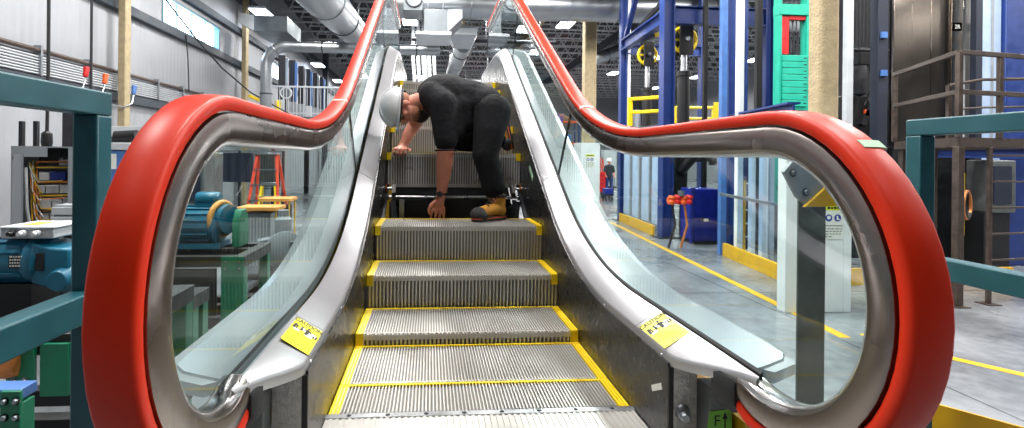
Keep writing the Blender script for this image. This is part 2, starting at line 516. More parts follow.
for s in (-1, 1):
    X = XO+s*HW+(-.016 if s < 0 else .001)
    dz = 0 if s < 0 else -.012
    hr = sweep(low_by(rail_path, dz), RAIL, X).build('handrail', 'handrail_red', ESC, smooth=34)
    # narrow paper tapes wrapped over the rubber
    for k in ((31, 'tape_white') if s < 0 else (35, 'tape_white'), (14, 'tape_mint')):
        if s < 0 and k[1] == 'tape_mint': continue
        if k[1] == 'tape_mint':
            seg = [(YN+HR*cos(t), ZH-HR-.012+HR*sin(t), cos(t), sin(t)) for t in (radians(126.5), radians(129.8))]
        else:
            yy = 2.62 if s < 0 else 2.62
            seg = cut(low_by(top, dz), yy, yy+.022)
        w = [(-.031, .0015), (-.012, .0027), (.012, .0027), (.031, .0015), (.0355, -.001), (.0387, -.006), (.0387, -.013), (.037, -.013), (.033, -.003), (-.033, -.003), (-.037, -.013), (-.0387, -.013), (-.0387, -.006), (-.0355, -.001)]
        if k[1] == 'tape_mint': w = [(u+.008, n) for u, n in w if True][1:5]+[(.0432, -.003), (.040, -.005), (-.004, .0005)]
        sweep(seg, w, X).build('tape', k[1], hr, smooth=0, label=('pale green' if k[1] == 'tape_mint' else 'whitish')+' paper tape wrapped over the handrail')
    gd = sweep(low_by(guide_path, dz), GUIDE, X, 1).build('handrail_guide', 'steel_brushed', ESC, smooth=50)
    sweep(low_by(guide_path, dz), LIP, X, 1).build('guide_lip', 'steel', gd, smooth=50, label='bright inner lip of the handrail guide')
    sweep(unose, [(-.009, -.088), (.009, -.088), (.009, -.106), (-.009, -.106)], X).build('glass_edge_trim', 'dark_steel', ESC)
    # glass
    J = [3.22, 5.1]
    lipoff = -.098
    def lip(pth): return [(y+ny*lipoff*deep(ny, X), z+nz*lipoff*deep(ny, X)) for y, z, ny, nz in pth]
    ltop = lip(low_by(top, dz)); lnose = lip(low_by(nose, dz)); lun = lip(low_by(unose, dz))
    t15 = .30
    jt = [(J[0]-t15), (J[1]-t15)]
    topL = [p for p in ltop if p[0] < jt[0]]
    def zl(y):
        for p, q in zip(ltop, ltop[1:]):
            if p[0] <= y <= q[0]: return p[1]+(q[1]-p[1])*(y-p[0])/(q[0]-p[0])
    g = .004
    dk = lambda a, b: [(p[0], p[1]-.03) for p in cut(deckp, a, b)]
    panels = []
    panels.append(lnose+topL[1:]+[(jt[0]-g, zl(jt[0]-g))]+dk(YN+.05, J[0]-g)[::-1])
    panels.append([(jt[0]+g, zl(jt[0]+g))]+[p for p in ltop if jt[0]+.02 < p[0] < jt[1]-.02]+[(jt[1]-g, zl(jt[1]-g))]+dk(J[0]+g, J[1]-g)[::-1])
    panels.append([(jt[1]+g, zl(jt[1]+g))]+[p for p in ltop if jt[1]+.02 < p[0]]+lun[1:]+dk(J[1]+g, YU-.05)[::-1])
    for poly in panels:
        MB().prism(poly, 'x', X-.005, X+.005).build('glass_panel', 'balustrade_glass', ESC, smooth=0)
    for Jk, jk in zip(J, jt):
        MB().bar((X, Jk, zat(deckp, Jk)), (X, jk, zl(jk)), .012, .010, (0, 1, .4)).build('joint_seal', 'rubber', ESC)
    # rubber bead where glass meets the decks
    MB().loft([[(X-.012, y, z-.01), (X-.012, y, z+.006), (X-.006, y, z+.012), (X-.006, y, z-.01)] for y, z, _, _ in deckp]).build('glazing_bead', 'rubber', ESC)
    # inner deck in three lengths
    S = lambda w: XO+s*w+(s*.012 if s < 0 else 0)*(w-.515)/.09
    head = [(1.19, .600), (1.24, .590), (1.30, .574), (1.36, .553), (1.42, .534), (1.46, .524), (1.48, .522)]
    cuts = [(1.19, 1.735), (1.738, 3.235), (3.239, 7.2)]
    for a, b in cuts:
        rings = []
        st = [(y, w) for y, w in head] + [(y, .522) for y in (1.55, 1.62)] if a < 1.3 else []
        ys = [p[0] for p in cut(deckp, a if a > 1.3 else 1.66, b)]
        st += [(y, .522) for y in ys]
        for y, w in st:
            z = zat(deckp, y); zs = deck_z(w, y)
            rings.append([(S(.606), y, z), (S(w+.006), y, zs+.002), (S(w), y, zs-.004), (S(w-.001), y, zs-.012), (S(w-.001), y, zs-.032), (S(w+.006), y, zs-.032), (S(.606), y, z-.03)])
        dkobj = MB().loft(rings).build('inner_deck', 'deck_steel', ESC, smooth=50)
        if a < 1.3: deck0 = dkobj
    # outer deck on the far side of the glass
    rings = []
    for y, wo in [(1.24, .68), (1.29, .77), (1.33, .80)]+[(p[0], .805) for p in cut(deckp, 1.38, 7.2)]:
        z = zat(deckp, y)
        rings.append([(S(.626), y, z), (S(wo-.035), y, z+.002), (S(wo-.03), y, z-.004), (S(wo), y, z-.012), (S(wo), y, z-.04), (S(wo-.006), y, z-.04), (S(wo-.036), y, z-.03), (S(.626), y, z-.02)])
    MB().loft(rings).build('outer_deck', 'outer_deck_steel', ESC, smooth=30)
    # skirt
    nosep = epath(Z0, 2.448, 1.3, 7.2, 2.4, 1.6)
    up = [(p[0], zat(deckp, p[0])-.078) for p in cut(deckp, 1.475, 7.2)]
    dn = [(p[0], p[1]-.26) for p in cut(nosep, 1.475, 7.2)]
    sk = MB().prism(up+dn[::-1], 'x', S(.515), S(.525)).build('skirt_panel', 'skirt_black' if s > 0 else 'skirt_grey', ESC, smooth=0)
    # screws along the skirt edge, paper label
    for y in (1.53, 2.05):
        zz = deck_z(.515, y)-.018
        MB().lathe([(.001, .004), (.0065, .0025), (.007, 0), (.001, -.001)], (S(.521), y, zz), (-s, 0, 0), 12).build('screw', 'alu_light', deck0)
    if s > 0:
        c = V((S(.5135), 1.545, 1.083))
        MB().box(c, (.002, .018, .075), Matrix.Rotation(radians(62), 3, 'X')).build('paper_label', 'white_vinyl', sk, label='white paper label')
    # front of the newel base
    MB().b2((S(.515), 1.466, .60), (S(.529), 1.474, deck_z(.515, 1.475)-.03)).build('skirt_end_trim', 'black', ESC)
    pan = MB().b2((S(.529), 1.468, .60), (S(.600), 1.476, 1.176)).build('newel_base_panel', 'perf_alu', ESC, label='patterned aluminium front plate')
    if s > 0:
        MB().lathe([(.001, .05), (.010, .05), (.013, .046), (.013, .030), (.018, .028), (.020, .018), (.016, .010), (.022, .004), (.022, 0), (.001, 0)], (S(.556), 1.468, 1.045), (-.25, -1, .05), 20).build('key_switch', 'galv', pan, label='round silver key switch')
    wl = MB().b2((S(.602), 1.40, .60), (S(.66), 1.475, 1.14))
    wl.build('newel_base_wall', 'post_grey', ESC, bevel=.004)
    bt = MB()
    prof = [(-.055, .03), (.055, .03), (.062, .02), (.062, -.05), (.045, -.075), (-.045, -.075), (-.062, -.05), (-.062, .02)]
    bt.loft([[(X+w*k, y, ZH-2*HR+.060+n*k) for w, n in prof] for y, k in ((1.245, .70), (1.26, .84), (1.33, .90))])
    bt.build('handrail_inlet', 'rubber', ESC, smooth=50)
    # caution sticker on the deck
    def place(u, v, h=.0012, s=s):
        x = (u/.085)                               # -0.5 .. .5 across the deck in picture sense
        w = .5645+s*x*.085*1.0
        y = 1.615+v
        return V((XO+s*w, y, deck_z(w, y)+h))
    pts = [(-.039, -.098), (.039, -.098), (.039, .098), (-.039, .098)]
    st = MB().loft([[place(u, v, .0004) for u, v in pts], [place(u, v, .0011) for u, v in pts]]).build('caution_sticker', 'sticker_yellow', deck0, smooth=0, label='yellow caution sticker')
    text_mesh('CAUTION', .021, lambda x, y: place(x*.88, .070+y*1.7, .0016), 'ink', 'caution_lettering', deck0, .0008)
    pic = MB(); wh = MB()
    def flat(mb, pl, h=.0016): mb.loft([[place(u, v, h) for u, v in pl], [place(u, v, h+.0003) for u, v in pl]])
    def oval(mb, cu, cv, a, b, h): flat(mb, [(cu+a*cos(2*pi*k/16), cv+b*sin(2*pi*k/16)) for k in range(16)], h)
    oval(wh, -.004, .035, .012, .011, .0013); oval(wh, .022, .030, .013, .012, .0013); oval(wh, -.022, .012, .010, .009, .0013); oval(wh, .013, .010, .012, .009, .0013)
    flat(pic, [(-.036, .014), (-.028, .014), (-.026, .05), (-.033, .052)]); flat(pic, [(-.026, .016), (-.022, .016), (-.022, .045), (-.026, .045)])
    flat(pic, [(-.014, .016), (-.006, .022), (-.008, .040), (-.014, .040)]); oval(pic, -.011, .047, .0035, .006, .0016)
    flat(pic, [(.001, .008), (.009, .008), (.012, .034), (.018, .030), (.016, .044), (.004, .050), (-.006, .038), (.002, .036)]); oval(pic, .007, .058, .004, .007, .0016)
    flat(pic, [(.024, .012), (.029, .012), (.029, .030), (.026, .034)]); flat(pic, [(.031, .012), (.036, .012), (.037, .036), (.032, .036)])
    wh.build('pictogram_ground', 'white_vinyl', deck0, smooth=0); pic.build('pictogram', 'ink', deck0, smooth=0)
    tx = MB()
    for r in range(6):
        u = -.034
        while u < .030:
            l = random.uniform(.004, .010); flat(tx, [(u, -.014-.012*r), (min(u+l, .034), -.014-.012*r), (min(u+l, .034), -.0165-.012*r), (u, -.0165-.012*r)]); u += l+.003
    tx.build('small_print', 'wire_yellow', deck0, smooth=0)

q = atX(531, 172, XO+.513)
MB().bar(q-V((0, .06, .045)), q+V((0, .06, .03)), .0015, .035, (0, -.5, 1)).build('tape', 'tape_mint', sk, smooth=0, label='pale green tape stuck on the skirt')
# green tape with handwriting on the right-hand newel base
gt = MB().loft([[(XO+.588, 1.398, .96), (XO+.668, 1.398, .96), (XO+.664, 1.398, 1.082), (XO+.602, 1.398, 1.078), (XO+.598, 1.398, 1.070)], [(XO+.588, 1.3985, .96), (XO+.668, 1.3985, .96), (XO+.664, 1.3985, 1.082), (XO+.602, 1.3985, 1.078), (XO+.598, 1.3985, 1.070)]]).build('tape_note', 'tape_green', ESC, smooth=0, label='torn green tape with marker writing')
text_mesh('F', .045, lambda x, y: V((XO+.622+x, 1.3972, 1.036+y)), 'ink', 'marker_letter', gt)
ar = MB(); ar.b2((XO+.643, 1.397, 1.03), (XO+.647, 1.3978, 1.064)); ar.prism([(XO+.637, 1.056), (XO+.645, 1.074), (XO+.653, 1.056)], 'y', 1.397, 1.3978)
ar.build('marker_arrow', 'ink', gt, smooth=0)

SW = .510; NR = 82; PIT = 2*SW/NR
# comb plate and landing floor
cp = MB()
cp.b2((XO-.515, 1.712, Z0-.02), (XO+.515, 1.738, Z0+.006))
for k in range(NR):
    x = XO-SW+PIT*(k+.5)
    cp.prism([(1.735, Z0+.005), (1.775, Z0-.006), (1.735, Z0-.012)], 'x', x, x+PIT*.45)
cpo = cp.build('comb_plate', 'alu_light', ESC, smooth=0)
for k in range(8):
    MB().lathe([(.001, .002), (.007, .0015), (.008, 0), (.001, -.002)], (XO-.44+.1257*k, 1.725, Z0+.006), (0, 0, 1), 10).build('screw', 'dark_steel', cpo)
fp = MB(); ring0, ring1 = [], []
prof = []
for k in range(60):
    x = XO-.60+.02*k; prof += [(x, Z0+.004), (x+.010, Z0+.004), (x+.0105, Z0+.001), (x+.0195, Z0+.001)]
prof += [(XO+.60, Z0-.03), (XO-.60, Z0-.03)]
fp.loft([[(x, 1.0, z) for x, z in prof], [(x, 1.46, z) for x, z in prof]])
pr2 = [(max(XO-.513, min(XO+.513, x)), z) for x, z in prof]
fp.loft([[(x, 1.46, z) for x, z in pr2], [(x, 1.712, z) for x, z in pr2]])
fp.build('landing_plate', 'alu', ESC, smooth=0)

# steps
SW = .510
NR = 82; PIT = 2*SW/NR


def comb_profile(depth=.010):
    out = []
    for k in range(NR):
        x = -SW+PIT*k; out += [(x, -depth), (x+PIT*.5, -depth), (x+PIT*.56, 0), (x+PIT*.96, 0)]
    return out


def riser_z(t): return -.006-.235*t


tp = comb_profile()
tp += [(SW, -.03), (-SW, -.03)]
tread_me = MB().loft([[(x, y, z) for x, z in tp] for y in (.004, .388)]).data('tread', smooth=0)
rp = []
for k in range(54):
    x = -SW+2*SW/54*k; p = 2*SW/54; rp += [(x, -.017), (x+p*.44, -.017), (x+p*.5, 0), (x+p*.95, 0)]
rings = []
for i in range(7):
    t = i/6; y0 = .012*(t*t)*1.2+.002
    rings.append([(x, y0-z, riser_z(t)) for x, z in rp]+[(SW, y0+.03, riser_z(t)), (-SW, y0+.03, riser_z(t))])
riser_me = MB().loft(rings).data('riser', smooth=0)
for me, n, cnt in ((tread_me, len(tp), NR), (riser_me, len(rp)+2, 54)):
    me.materials.append(M['alu']); me.materials.append(M['groove'])
    for i, p in enumerate(me.polygons):
        if i < (n if me is tread_me else 6*n) and (i % n) % 4 == 0 and (i % n) < 4*cnt: p.material_index = 1
sm = MB(); ylw_me = []
for sx in (-1, 1):
    sm.prism([(sx*(SW+.002), -.055), (sx*(SW+.002), .003), (sx*(SW-.008), .003), (sx*(SW-.008), -.002), (sx*(SW-.012), -.002), (sx*(SW-.012), .003), (sx*(SW-.02), .003), (sx*(SW-.02), -.002), (sx*(SW-.024), -.002), (sx*(SW-.024), .003), (sx*(SW-.032), .003), (sx*(SW-.032), -.055)], 'y', -.003, .39)
    ylw_me.append(sm.data('side_strip', smooth=0)); sm = MB()
rs = MB().b2((-SW, .384, -.02), (SW, .397, .0015))
for k in range(NR): rs.b2((-SW+PIT*(k+.56), .376, -.006), (-SW+PIT*(k+.96), .386, .0015))
rear_me = rs.data('rear_strip', smooth=0)
fr = MB()
for sx in (-1, 1):
    fr.prism([(.03, -.03), (.385, -.03), (.385, -.05), (.30, -.07), (.10, -.235), (.03, -.235)], 'x', sx*.47, sx*.455)
fr.b2((-.47, .10, -.06), (.47, .14, -.03)); fr.b2((-.47, .33, -.06), (.47, .36, -.03)); fr.b2((-.48, .02, -.262), (.48, .05, -.238))
frame_me = fr.data('step', smooth=0)
nosel = lambda y: None
fronts = [(1.585, 0), (1.985, 0), (2.385, .054), (2.785, .227), (3.185, .436), (3.985, .887), (4.385, 1.118), (4.785, 1.345), (5.185, 1.53), (5.585, 1.665), (5.985, 1.72), (6.385, 1.72)]


def sub(me, name, par, m):
    o = bpy.data.objects.new(name, me); COL.objects.link(o); o.parent = par
    if not me.materials: me.materials.append(M[m])
    return o


gstep = None
for y, dz in fronts:
    st = bpy.data.objects.new('step', frame_me); COL.objects.link(st); st.parent = ESC
    if not frame_me.materials: frame_me.materials.append(M['alu_light'])
    st.location = (0, y-2.4, Z0-.004+dz)
    sub(tread_me, 'tread', st, 'alu'); [sub(q, 'side_strip', st, 'safety_yellow') for q in ylw_me]; sub(rear_me, 'rear_strip', st, 'safety_yellow')
    ro = sub(riser_me, 'riser', st, 'alu')
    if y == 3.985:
        gstep = st; ro.data = riser_me.copy(); ro.data.materials[0] = M['alu_pale']; ro['label'] = 'paler riser'  # this step alone gets a paler, less metallic riser
# axle, rollers and brackets showing below the step over the gap
gp = V((0, 0, 0)); GY, GZ = 3.985, Z0+.883
MB().cyl((XO-.56, GY-.02, GZ-.335), (XO+.56, GY-.02, GZ-.335), .013).build('axle', 'alu_light', gstep)
for sx in (-1, 1):
    MB().lathe([(.001, -.02), (.030, -.02), (.038, -.014), (.038, .014), (.030, .02), (.001, .02)], (XO+sx*.528, GY+.02, GZ-.272), (1, 0, 0), 24).build('roller', 'copper', gstep)
    MB().prism([(GY+.0, GZ-.24), (GY+.07, GZ-.24), (GY+.05, GZ-.30), (GY-.04, GZ-.335), (GY-.045, GZ-.30)], 'x', XO+sx*.44, XO+sx*.47).build('bracket', 'alu_dark', gstep)
    MB().cyl((XO+sx*.47, GY+.02, GZ-.272), (XO+sx*.55, GY+.02, GZ-.272), .012).build('roller_pin', 'alu_light', gstep)
    MB().cyl((XO+sx*.49, GY-.02, GZ-.335), (XO+sx*.555, GY-.02, GZ-.335), .022, n=18).build('bush', 'alu_dark', gstep)
# inside of the truss seen through the missing step
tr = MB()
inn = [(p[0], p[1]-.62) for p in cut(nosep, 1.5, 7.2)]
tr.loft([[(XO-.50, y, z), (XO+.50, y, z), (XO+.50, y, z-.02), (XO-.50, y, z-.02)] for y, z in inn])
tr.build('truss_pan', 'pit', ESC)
for sx in (-1, 1):
    MB().loft([[(XO+sx*.50, y, z-.30), (XO+sx*.535, y, z-.30), (XO+sx*.535, y, z-.335), (XO+sx*.50, y, z-.335)] for y, z, _, _ in cut(nosep, 1.6, 7.0)]).build('roller_track', 'dark_steel', ESC)
    for yy in (3.62, 3.78):
        MB().bar((XO+sx*.40, yy, 1.10), (XO+sx*.455, yy+.12, 1.46), .03, .02).build('chain_link', 'dark_steel', ESC)
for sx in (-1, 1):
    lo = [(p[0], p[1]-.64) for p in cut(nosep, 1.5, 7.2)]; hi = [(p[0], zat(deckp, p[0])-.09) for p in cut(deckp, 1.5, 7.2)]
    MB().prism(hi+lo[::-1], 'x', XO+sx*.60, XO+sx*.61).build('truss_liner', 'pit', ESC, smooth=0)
MB().bar((XO-.385, 3.80, 1.02), (XO-.385, 3.80, 1.47), .035, .03, (0, 1, 0)).build('inner_strut', 'galv', ESC)
MB().b2((XO-.36, 3.93, 1.30), (XO+.36, 3.96, 1.46)).build('cross_member', 'black', ESC)
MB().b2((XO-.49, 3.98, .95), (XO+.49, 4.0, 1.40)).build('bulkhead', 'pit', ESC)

# outside of the truss: yellow chords, posts and cladding
for sx in (-1, 1):
    xi, xa = XO+sx*.68, XO+sx*.76
    for off, h in ((-.20, .14), (-.75, .12)):
        pth = cut(epath(1.262, 2.50, 1.30, 7.2, 2.1, 1.5), 1.36, 7.2)
        MB().loft([[(xi, y, z+off), (xa, y, z+off), (xa, y, z+off-h), (xi, y, z+off-h)] for y, z, _, _ in pth]).build('truss_chord', 'yellow_paint', ESC, smooth=0)
    for y in (1.40, 2.3, 3.3, 4.3, 5.3, 6.3):
        z = zat(deckp, y); MB().b2((xi, y, z-.76), (xa, y+.08, z-.33)).build('truss_post', 'yellow_paint', ESC)
for sx in (-1, 1):
    MB().b2((XO+sx*.66, 1.5, 0), (XO+sx*.74, 1.58, .40)).build('support_leg', 'yellow_paint', ESC)
    MB().b2((XO+sx*.66, 6.6, 0), (XO+sx*.74, 6.7, 2.30)).build('support_leg', 'yellow_paint', ESC)
    MB().b2((XO+sx*.66, 3.6, 0), (XO+sx*.74, 3.7, 1.08)).build('support_leg', 'yellow_paint', ESC)
# plates that close the lower landing box and the upper landing floor
MB().b2((XO-.60, 1.0, .36), (XO+.60, 1.46, .395)).build('landing_pan', 'black', ESC)
MB().b2((XO-.60, 6.75, Z0+RISE-.03), (XO+.60, 7.5, Z0+RISE+.003)).build('upper_landing_plate', 'alu', ESC)

# ================================================================== THE MECHANIC
TZ = Z0-.004+.436                 # tread he stands on
GT = Z0-.004+.887                 # tread he kneels on
MAN = thing('person', 'person in white hard hat and black tee, kneeling on the escalator and reaching down', 'person', (.42, 3.6, TZ))
bd = Blob()
# trunk and legs
bd.ball((.10, 3.75, 2.195), (.17, .165, .125)); bd.cap((.10, 3.75, 2.19), (.42, 3.75, 2.13), .12, .12); bd.ball((.43, 3.74, 2.12), (.12, .15, .11))
bd.chain([(.43, 3.62, 2.10), (.395, 3.53, 1.82), (.45, 3.53, 1.50), (.47, 3.535, 1.43)], [.09, .065, .048, .045])
bd.chain([(.42, 3.86, 2.08), (.24, 4.09, 1.92), (.50, 4.14, 1.905), (.585, 4.13, 1.95)], [.085, .06, .05, .045])
# near arm and hand
bd.chain([(.03, 3.64, 2.19), (.10, 3.56, 2.11), (.108, 3.535, 1.85), (.100, 3.555, 1.74), (.086, 3.60, 1.56), (.080, 3.612, 1.51)], [.07, .07, .057, .058, .038, .034])
bd.chain([(.080, 3.612, 1.51), (.070, 3.620, 1.465)], [.033, .032]); bd.ball((.064, 3.622, 1.452), (.040, .020, .040))
for i, (dx, ln) in enumerate(((-.036, .84), (-.012, 1.0), (.012, 1.05), (.035, .86))):
    k = V((.064+dx, 3.622, 1.428)); a = k+V((-.006+dx*.22, -.006, -.046*ln)); b = a+V((-.003+dx*.05, .004, -.032*ln)); c = b+V((0, .010, -.022))
    bd.chain([k, a, b, c], [.0108, .0096, .0086, .0075])
bd.chain([(.038, 3.612, 1.470), (.008, 3.600, 1.446), (-.004, 3.602, 1.414), (.000, 3.608, 1.390)], [.016, .0125, .0110, .0085])
# far arm and hand, fingers over the step edge
bd.chain([(.03, 3.86, 2.20), (-.02, 3.92, 2.20), (-.125, 4.10, 2.03), (-.17, 4.08, 1.95), (-.205, 4.055, 1.875)], [.07, .062, .050, .046, .034])
bd.chain([(-.205, 4.055, 1.875), (-.222, 4.03, 1.846)], [.032, .03]); bd.ball((-.225, 4.025, 1.842), (.042, .042, .022))
for dx, ln in ((-.038, .82), (-.014, 1.0), (.010, 1.03), (.033, .88)):
    k = V((-.225+dx, 3.995, 1.842)); a = k+V((dx*.15, -.030, -.004)); b = a+V((dx*.1, -.012, -.034*ln)); c = b+V((0, .006, -.024*ln))
    bd.chain([k, a, b, c], [.0115, .0105, .0090, .0078])
bd.chain([(-.195, 4.035, 1.845), (-.165, 4.005, 1.838), (-.152, 3.978, 1.832), (-.150, 3.962, 1.818)], [.016, .0125, .011, .0085])
# head
Hc = V((-.195, 3.685, 2.125))
cz = V((-1, -.10, .10)).normalized(); cf = V((.02, -.34, -1)); cf = (cf-cz*cf.dot(cz)).normalized(); cs = cf.cross(cz)
HRm = Matrix((cs, cf, cz)).transposed()
hp = lambda x, y, z: Hc+HRm @ V((x, y, z))
bd.ball(hp(0, -.012, .03), (.077, .097, .092), HRm); bd.ball(hp(0, .028, -.055), (.058, .068, .066), HRm); bd.ball(hp(0, .055, -.085), (.040, .040, .030), HRm)
bd.ball(hp(0, .070, .035), (.058, .028, .022), HRm)
bd.chain([hp(0, .088, .016), hp(0, .112, -.018), hp(0, .100, -.030)], [.010, .0150, .014])
for sx in (-1, 1):
    bd.ball(hp(sx*.079, -.004, -.012), (.010, .022, .033), HRm); bd.ball(hp(sx*.043, .064, -.022), (.024, .022, .020), HRm)
bd.cap(hp(-.020, .088, -.056), hp(.020, .088, -.056), .0085, .0085); bd.cap(hp(-.016, .087, -.067), hp(.016, .087, -.067), .009, .009)
bd.chain([hp(0, -.03, -.05), (-.02, 3.715, 2.195), (.06, 3.75, 2.20)], [.062, .066, .08])
body = bd.build('body', 'skin', MAN, .0062, 2)
eyes = MB()
for sx in (-1, 1):
    e = MB().ell(hp(sx*.032, .078, .008), (.012, .011, .010), HRm, 14, 10).build('eye', 'comp_white', MAN)
    MB().ell(hp(sx*.032, .0875, .007), (.0055, .003, .0055), HRm, 12, 8).build('iris', 'ink', e)
bl = Blob()
bl.ball(hp(0, .030, -.080), (.060, .064, .048), HRm); bl.ball(hp(0, .060, -.094), (.040, .036, .028), HRm)
bl.build('beard', 'hair', MAN, .006, 3)
hb = Blob(); hb.ball(hp(0, -.035, .0), (.076, .078, .06), HRm)
hb.build('hair', 'hair', MAN, .008, 3)
# hard hat
hh = MB(); R = []
for j in range(13):
    t = pi/2*j/12
    R.append([hp(.120*cos(t)*cos(2*pi*k/36), .145*cos(t)*sin(2*pi*k/36)*(1.0), .030+.128*sin(t)) for k in range(36)])
hh.loft(R)
for x in (-.03, 0, .03):
    hh.tube([hp(x*(1-.2*abs(sin(a))), .146*cos(a), .030+.1285*sin(a)) for a in [pi*i/20 for i in range(1, 20)]], .007, 8)
hat = hh.build('hard_hat', 'hat', MAN)
br_ = MB(); br_.loft([[hp((.118+d*(.012))*cos(t), (.143+d*(.045 if sin(t) > 0 else .012)*abs(sin(t))**.7+d*.004)*sin(t), z-.012*d*max(0, sin(t))) for t in [2*pi*k/48 for k in range(48)]] for d, z in ((0, .036), (1, .030), (1, .024), (0, .024))])
br_.build('brim', 'hat', hat)
sp = MB(); sp.tube([hp(.098*cos(t), .118*sin(t)-.008, .012) for t in [2*pi*k/36 for k in range(37)]], .007, 6)
sp.build('suspension_band', 'black', hat); MB().lathe([(.001, .014), (.018, .014), (.020, .010), (.020, 0), (.001, 0)], hp(0, -.120, .004), tuple(-cf), 18).build('ratchet_knob', 'black', hat)
# safety glasses
gl = MB()
gl.tube([hp(x, .100-.9*x*x*4, .020) for x in [-.066+.0132*i for i in range(11)]], .0028, 6)
gls = gl.build('safety_glasses', 'ink_blue', MAN)
for sx in (-1, 1):
    MB().loft([[hp(sx*(.034+.026*cos(t)), .099-.0036*((.034+.026*cos(t))/.03)**2+o, .002+.020*sin(t)) for t in [2*pi*k/20 for k in range(20)]] for o in (0, .0025)]).build('lens', 'balustrade_glass', gls)
    MB().tube([hp(sx*.066, .084, .018), hp(sx*.080, .04, .014), hp(sx*.083, -.03, .004)], .0032, 6).build('temple', 'ink_blue', gls)
# tee shirt
ts = Blob()
ts.ball((.10, 3.75, 2.215), (.205, .195, .165)); ts.cap((.12, 3.75, 2.21), (.30, 3.75, 2.18), .160, .158); ts.ball((.37, 3.75, 2.155), (.16, .19, .152))
ts.cap((.20, 3.68, 2.12), (.24, 3.66, 2.02), .13, .09); ts.cap((.13, 3.64, 2.10), (.16, 3.61, 1.96), .12, .085)
ts.chain([(.02, 3.65, 2.21), (.085, 3.565, 2.14), (.106, 3.535, 1.89)], [.105, .100, .080])
ts.chain([(.02, 3.86, 2.21), (-.02, 3.92, 2.20), (-.075, 4.01, 2.11)], [.10, .085, .072])
ts.cap((-.02, 3.725, 2.20), (.05, 3.75, 2.21), .080, .12)
shirt = ts.build('t_shirt', 'shirt', MAN, .011, 5)
cut_ = MB()
MB().torus(V((-.065, 3.712, 2.185)), (-1, -.12, -.25), .068, .007, 28, 8).build('collar', 'shirt', shirt)
MB().torus(V((.107, 3.535, 1.825)), (.02, -.03, -1), .072, .006, 28, 8).build('sleeve_hem', 'shirt', shirt)
MB().tube([hp(-.02, -.045, -.075), hp(.05, -.01, -.085), hp(.066, .03, -.075), hp(.05, .05, -.09)], .0045, 6).build('neck_cord', 'grey_paint', MAN)
# trousers
tr_ = Blob()
tr_.ball((.435, 3.745, 2.115), (.150, .178, .132)); tr_.cap((.36, 3.75, 2.13), (.43, 3.75, 2.12), .135, .135)
tr_.chain([(.43, 3.63, 2.09), (.405, 3.57, 1.96), (.375, 3.53, 1.80), (.41, 3.53, 1.68), (.435, 3.53, 1.575)], [.138, .112, .090, .084, .081])
tr_.chain([(.42, 3.86, 2.08), (.24, 4.085, 1.925), (.36, 4.12, 1.905), (.55, 4.13, 1.93)], [.120, .098, .085, .072])
tr_.build('trousers', 'trouser', MAN, .010, 4)
# watch
wt = MB().torus(V((.083, 3.608, 1.533)), (.1, -.2, 1), .0385, .0075, 28, 8)
wo = wt.build('watch', 'rubber', MAN)
MB().lathe([(.001, .010), (.017, .010), (.019, .006), (.019, 0), (.001, 0)], (.070, 3.570, 1.528), (-.35, -1, -.2), 20).build('watch_face', 'dark_steel', wo)


def boot(heel, fwd, up):
    f = V(fwd).normalized(); u = V(up); u = (u-f*u.dot(f)).normalized(); sd = f.cross(u)
    T = lambda x, y, z: V(heel)+f*x+sd*y+u*z
    b = Blob()
    b.cap(T(.005, 0, .062), T(.01, 0, .145), .047, .050); b.ball(T(0, 0, .06), .050)
    b.chain([T(.02, 0, .065), T(.10, .002, .062), T(.17, .004, .052), T(.215, .004, .050)], [.048, .046, .045, .042])
    b.ball(T(.20, .004, .045), (.045, .045, .04), Matrix((f, sd, u)).transposed())
    o = b.build('work_boot', 'boot_tan', MAN, .007, 3)
    out = [(-.052, -.020), (-.052, .020), (-.035, .040), (.03, .044), (.09, .042), (.16, .053), (.225, .044), (.252, .020), (.256, -.004), (.245, -.028), (.20, -.046), (.12, -.048), (.05, -.042), (-.03, -.040)]
    MB().loft([[T(x, y, z) for x, y in out] for z in (0, .020)]+[[T(x*.985+.001, y*.95, .028) for x, y in out]]).build('sole', 'boot_sole', o)
    MB().loft([[T(x*1.012-.001, y*1.03, z) for x, y in out] for z in (.016, .022)]).build('welt', 'orange', o)
    tcb = Blob(); tcb.ball(T(.200, .004, .046), (.062, .052, .049), Matrix((f, sd, u)).transposed()); tcb.cap(T(.19, -.022, .035), T(.19, .030, .035), .036, .036)
    tcb.build('toe_cap', 'boot_sole', o, .006, 2)
    for k in range(5):
        x, z = .135-.024*k, .112+.0135*k
        w = .027
        MB().tube([T(x, -w, z-.012), T(x-.006, 0, z+.003), T(x-.012, w, z-.012)], .0042, 6).build('lace', 'ink', o)
    MB().lathe([(.052, 0), (.057, .004), (.057, .018), (.052, .022)], T(.01, 0, .150), tuple(u), 24).build('ankle_cuff', 'boot_sole', o)


boot((.475, 3.535, TZ+.002), (-.215, -.19, 0), (0, 0, 1))
boot((.612, 4.12, GT+.290), (.22, -.02, -1), (-1, 0, -.22))

# ================================================================== THE HALL
XW = -7.1; YB = 58.0; HC = 9.2; XRW = 24.0; YF = -11.0
struct(MB().b2((XW-.3, YF, -.3), (XRW, YB, 0)).build('floor', 'concrete', smooth=0), 'grey polished concrete factory floor')
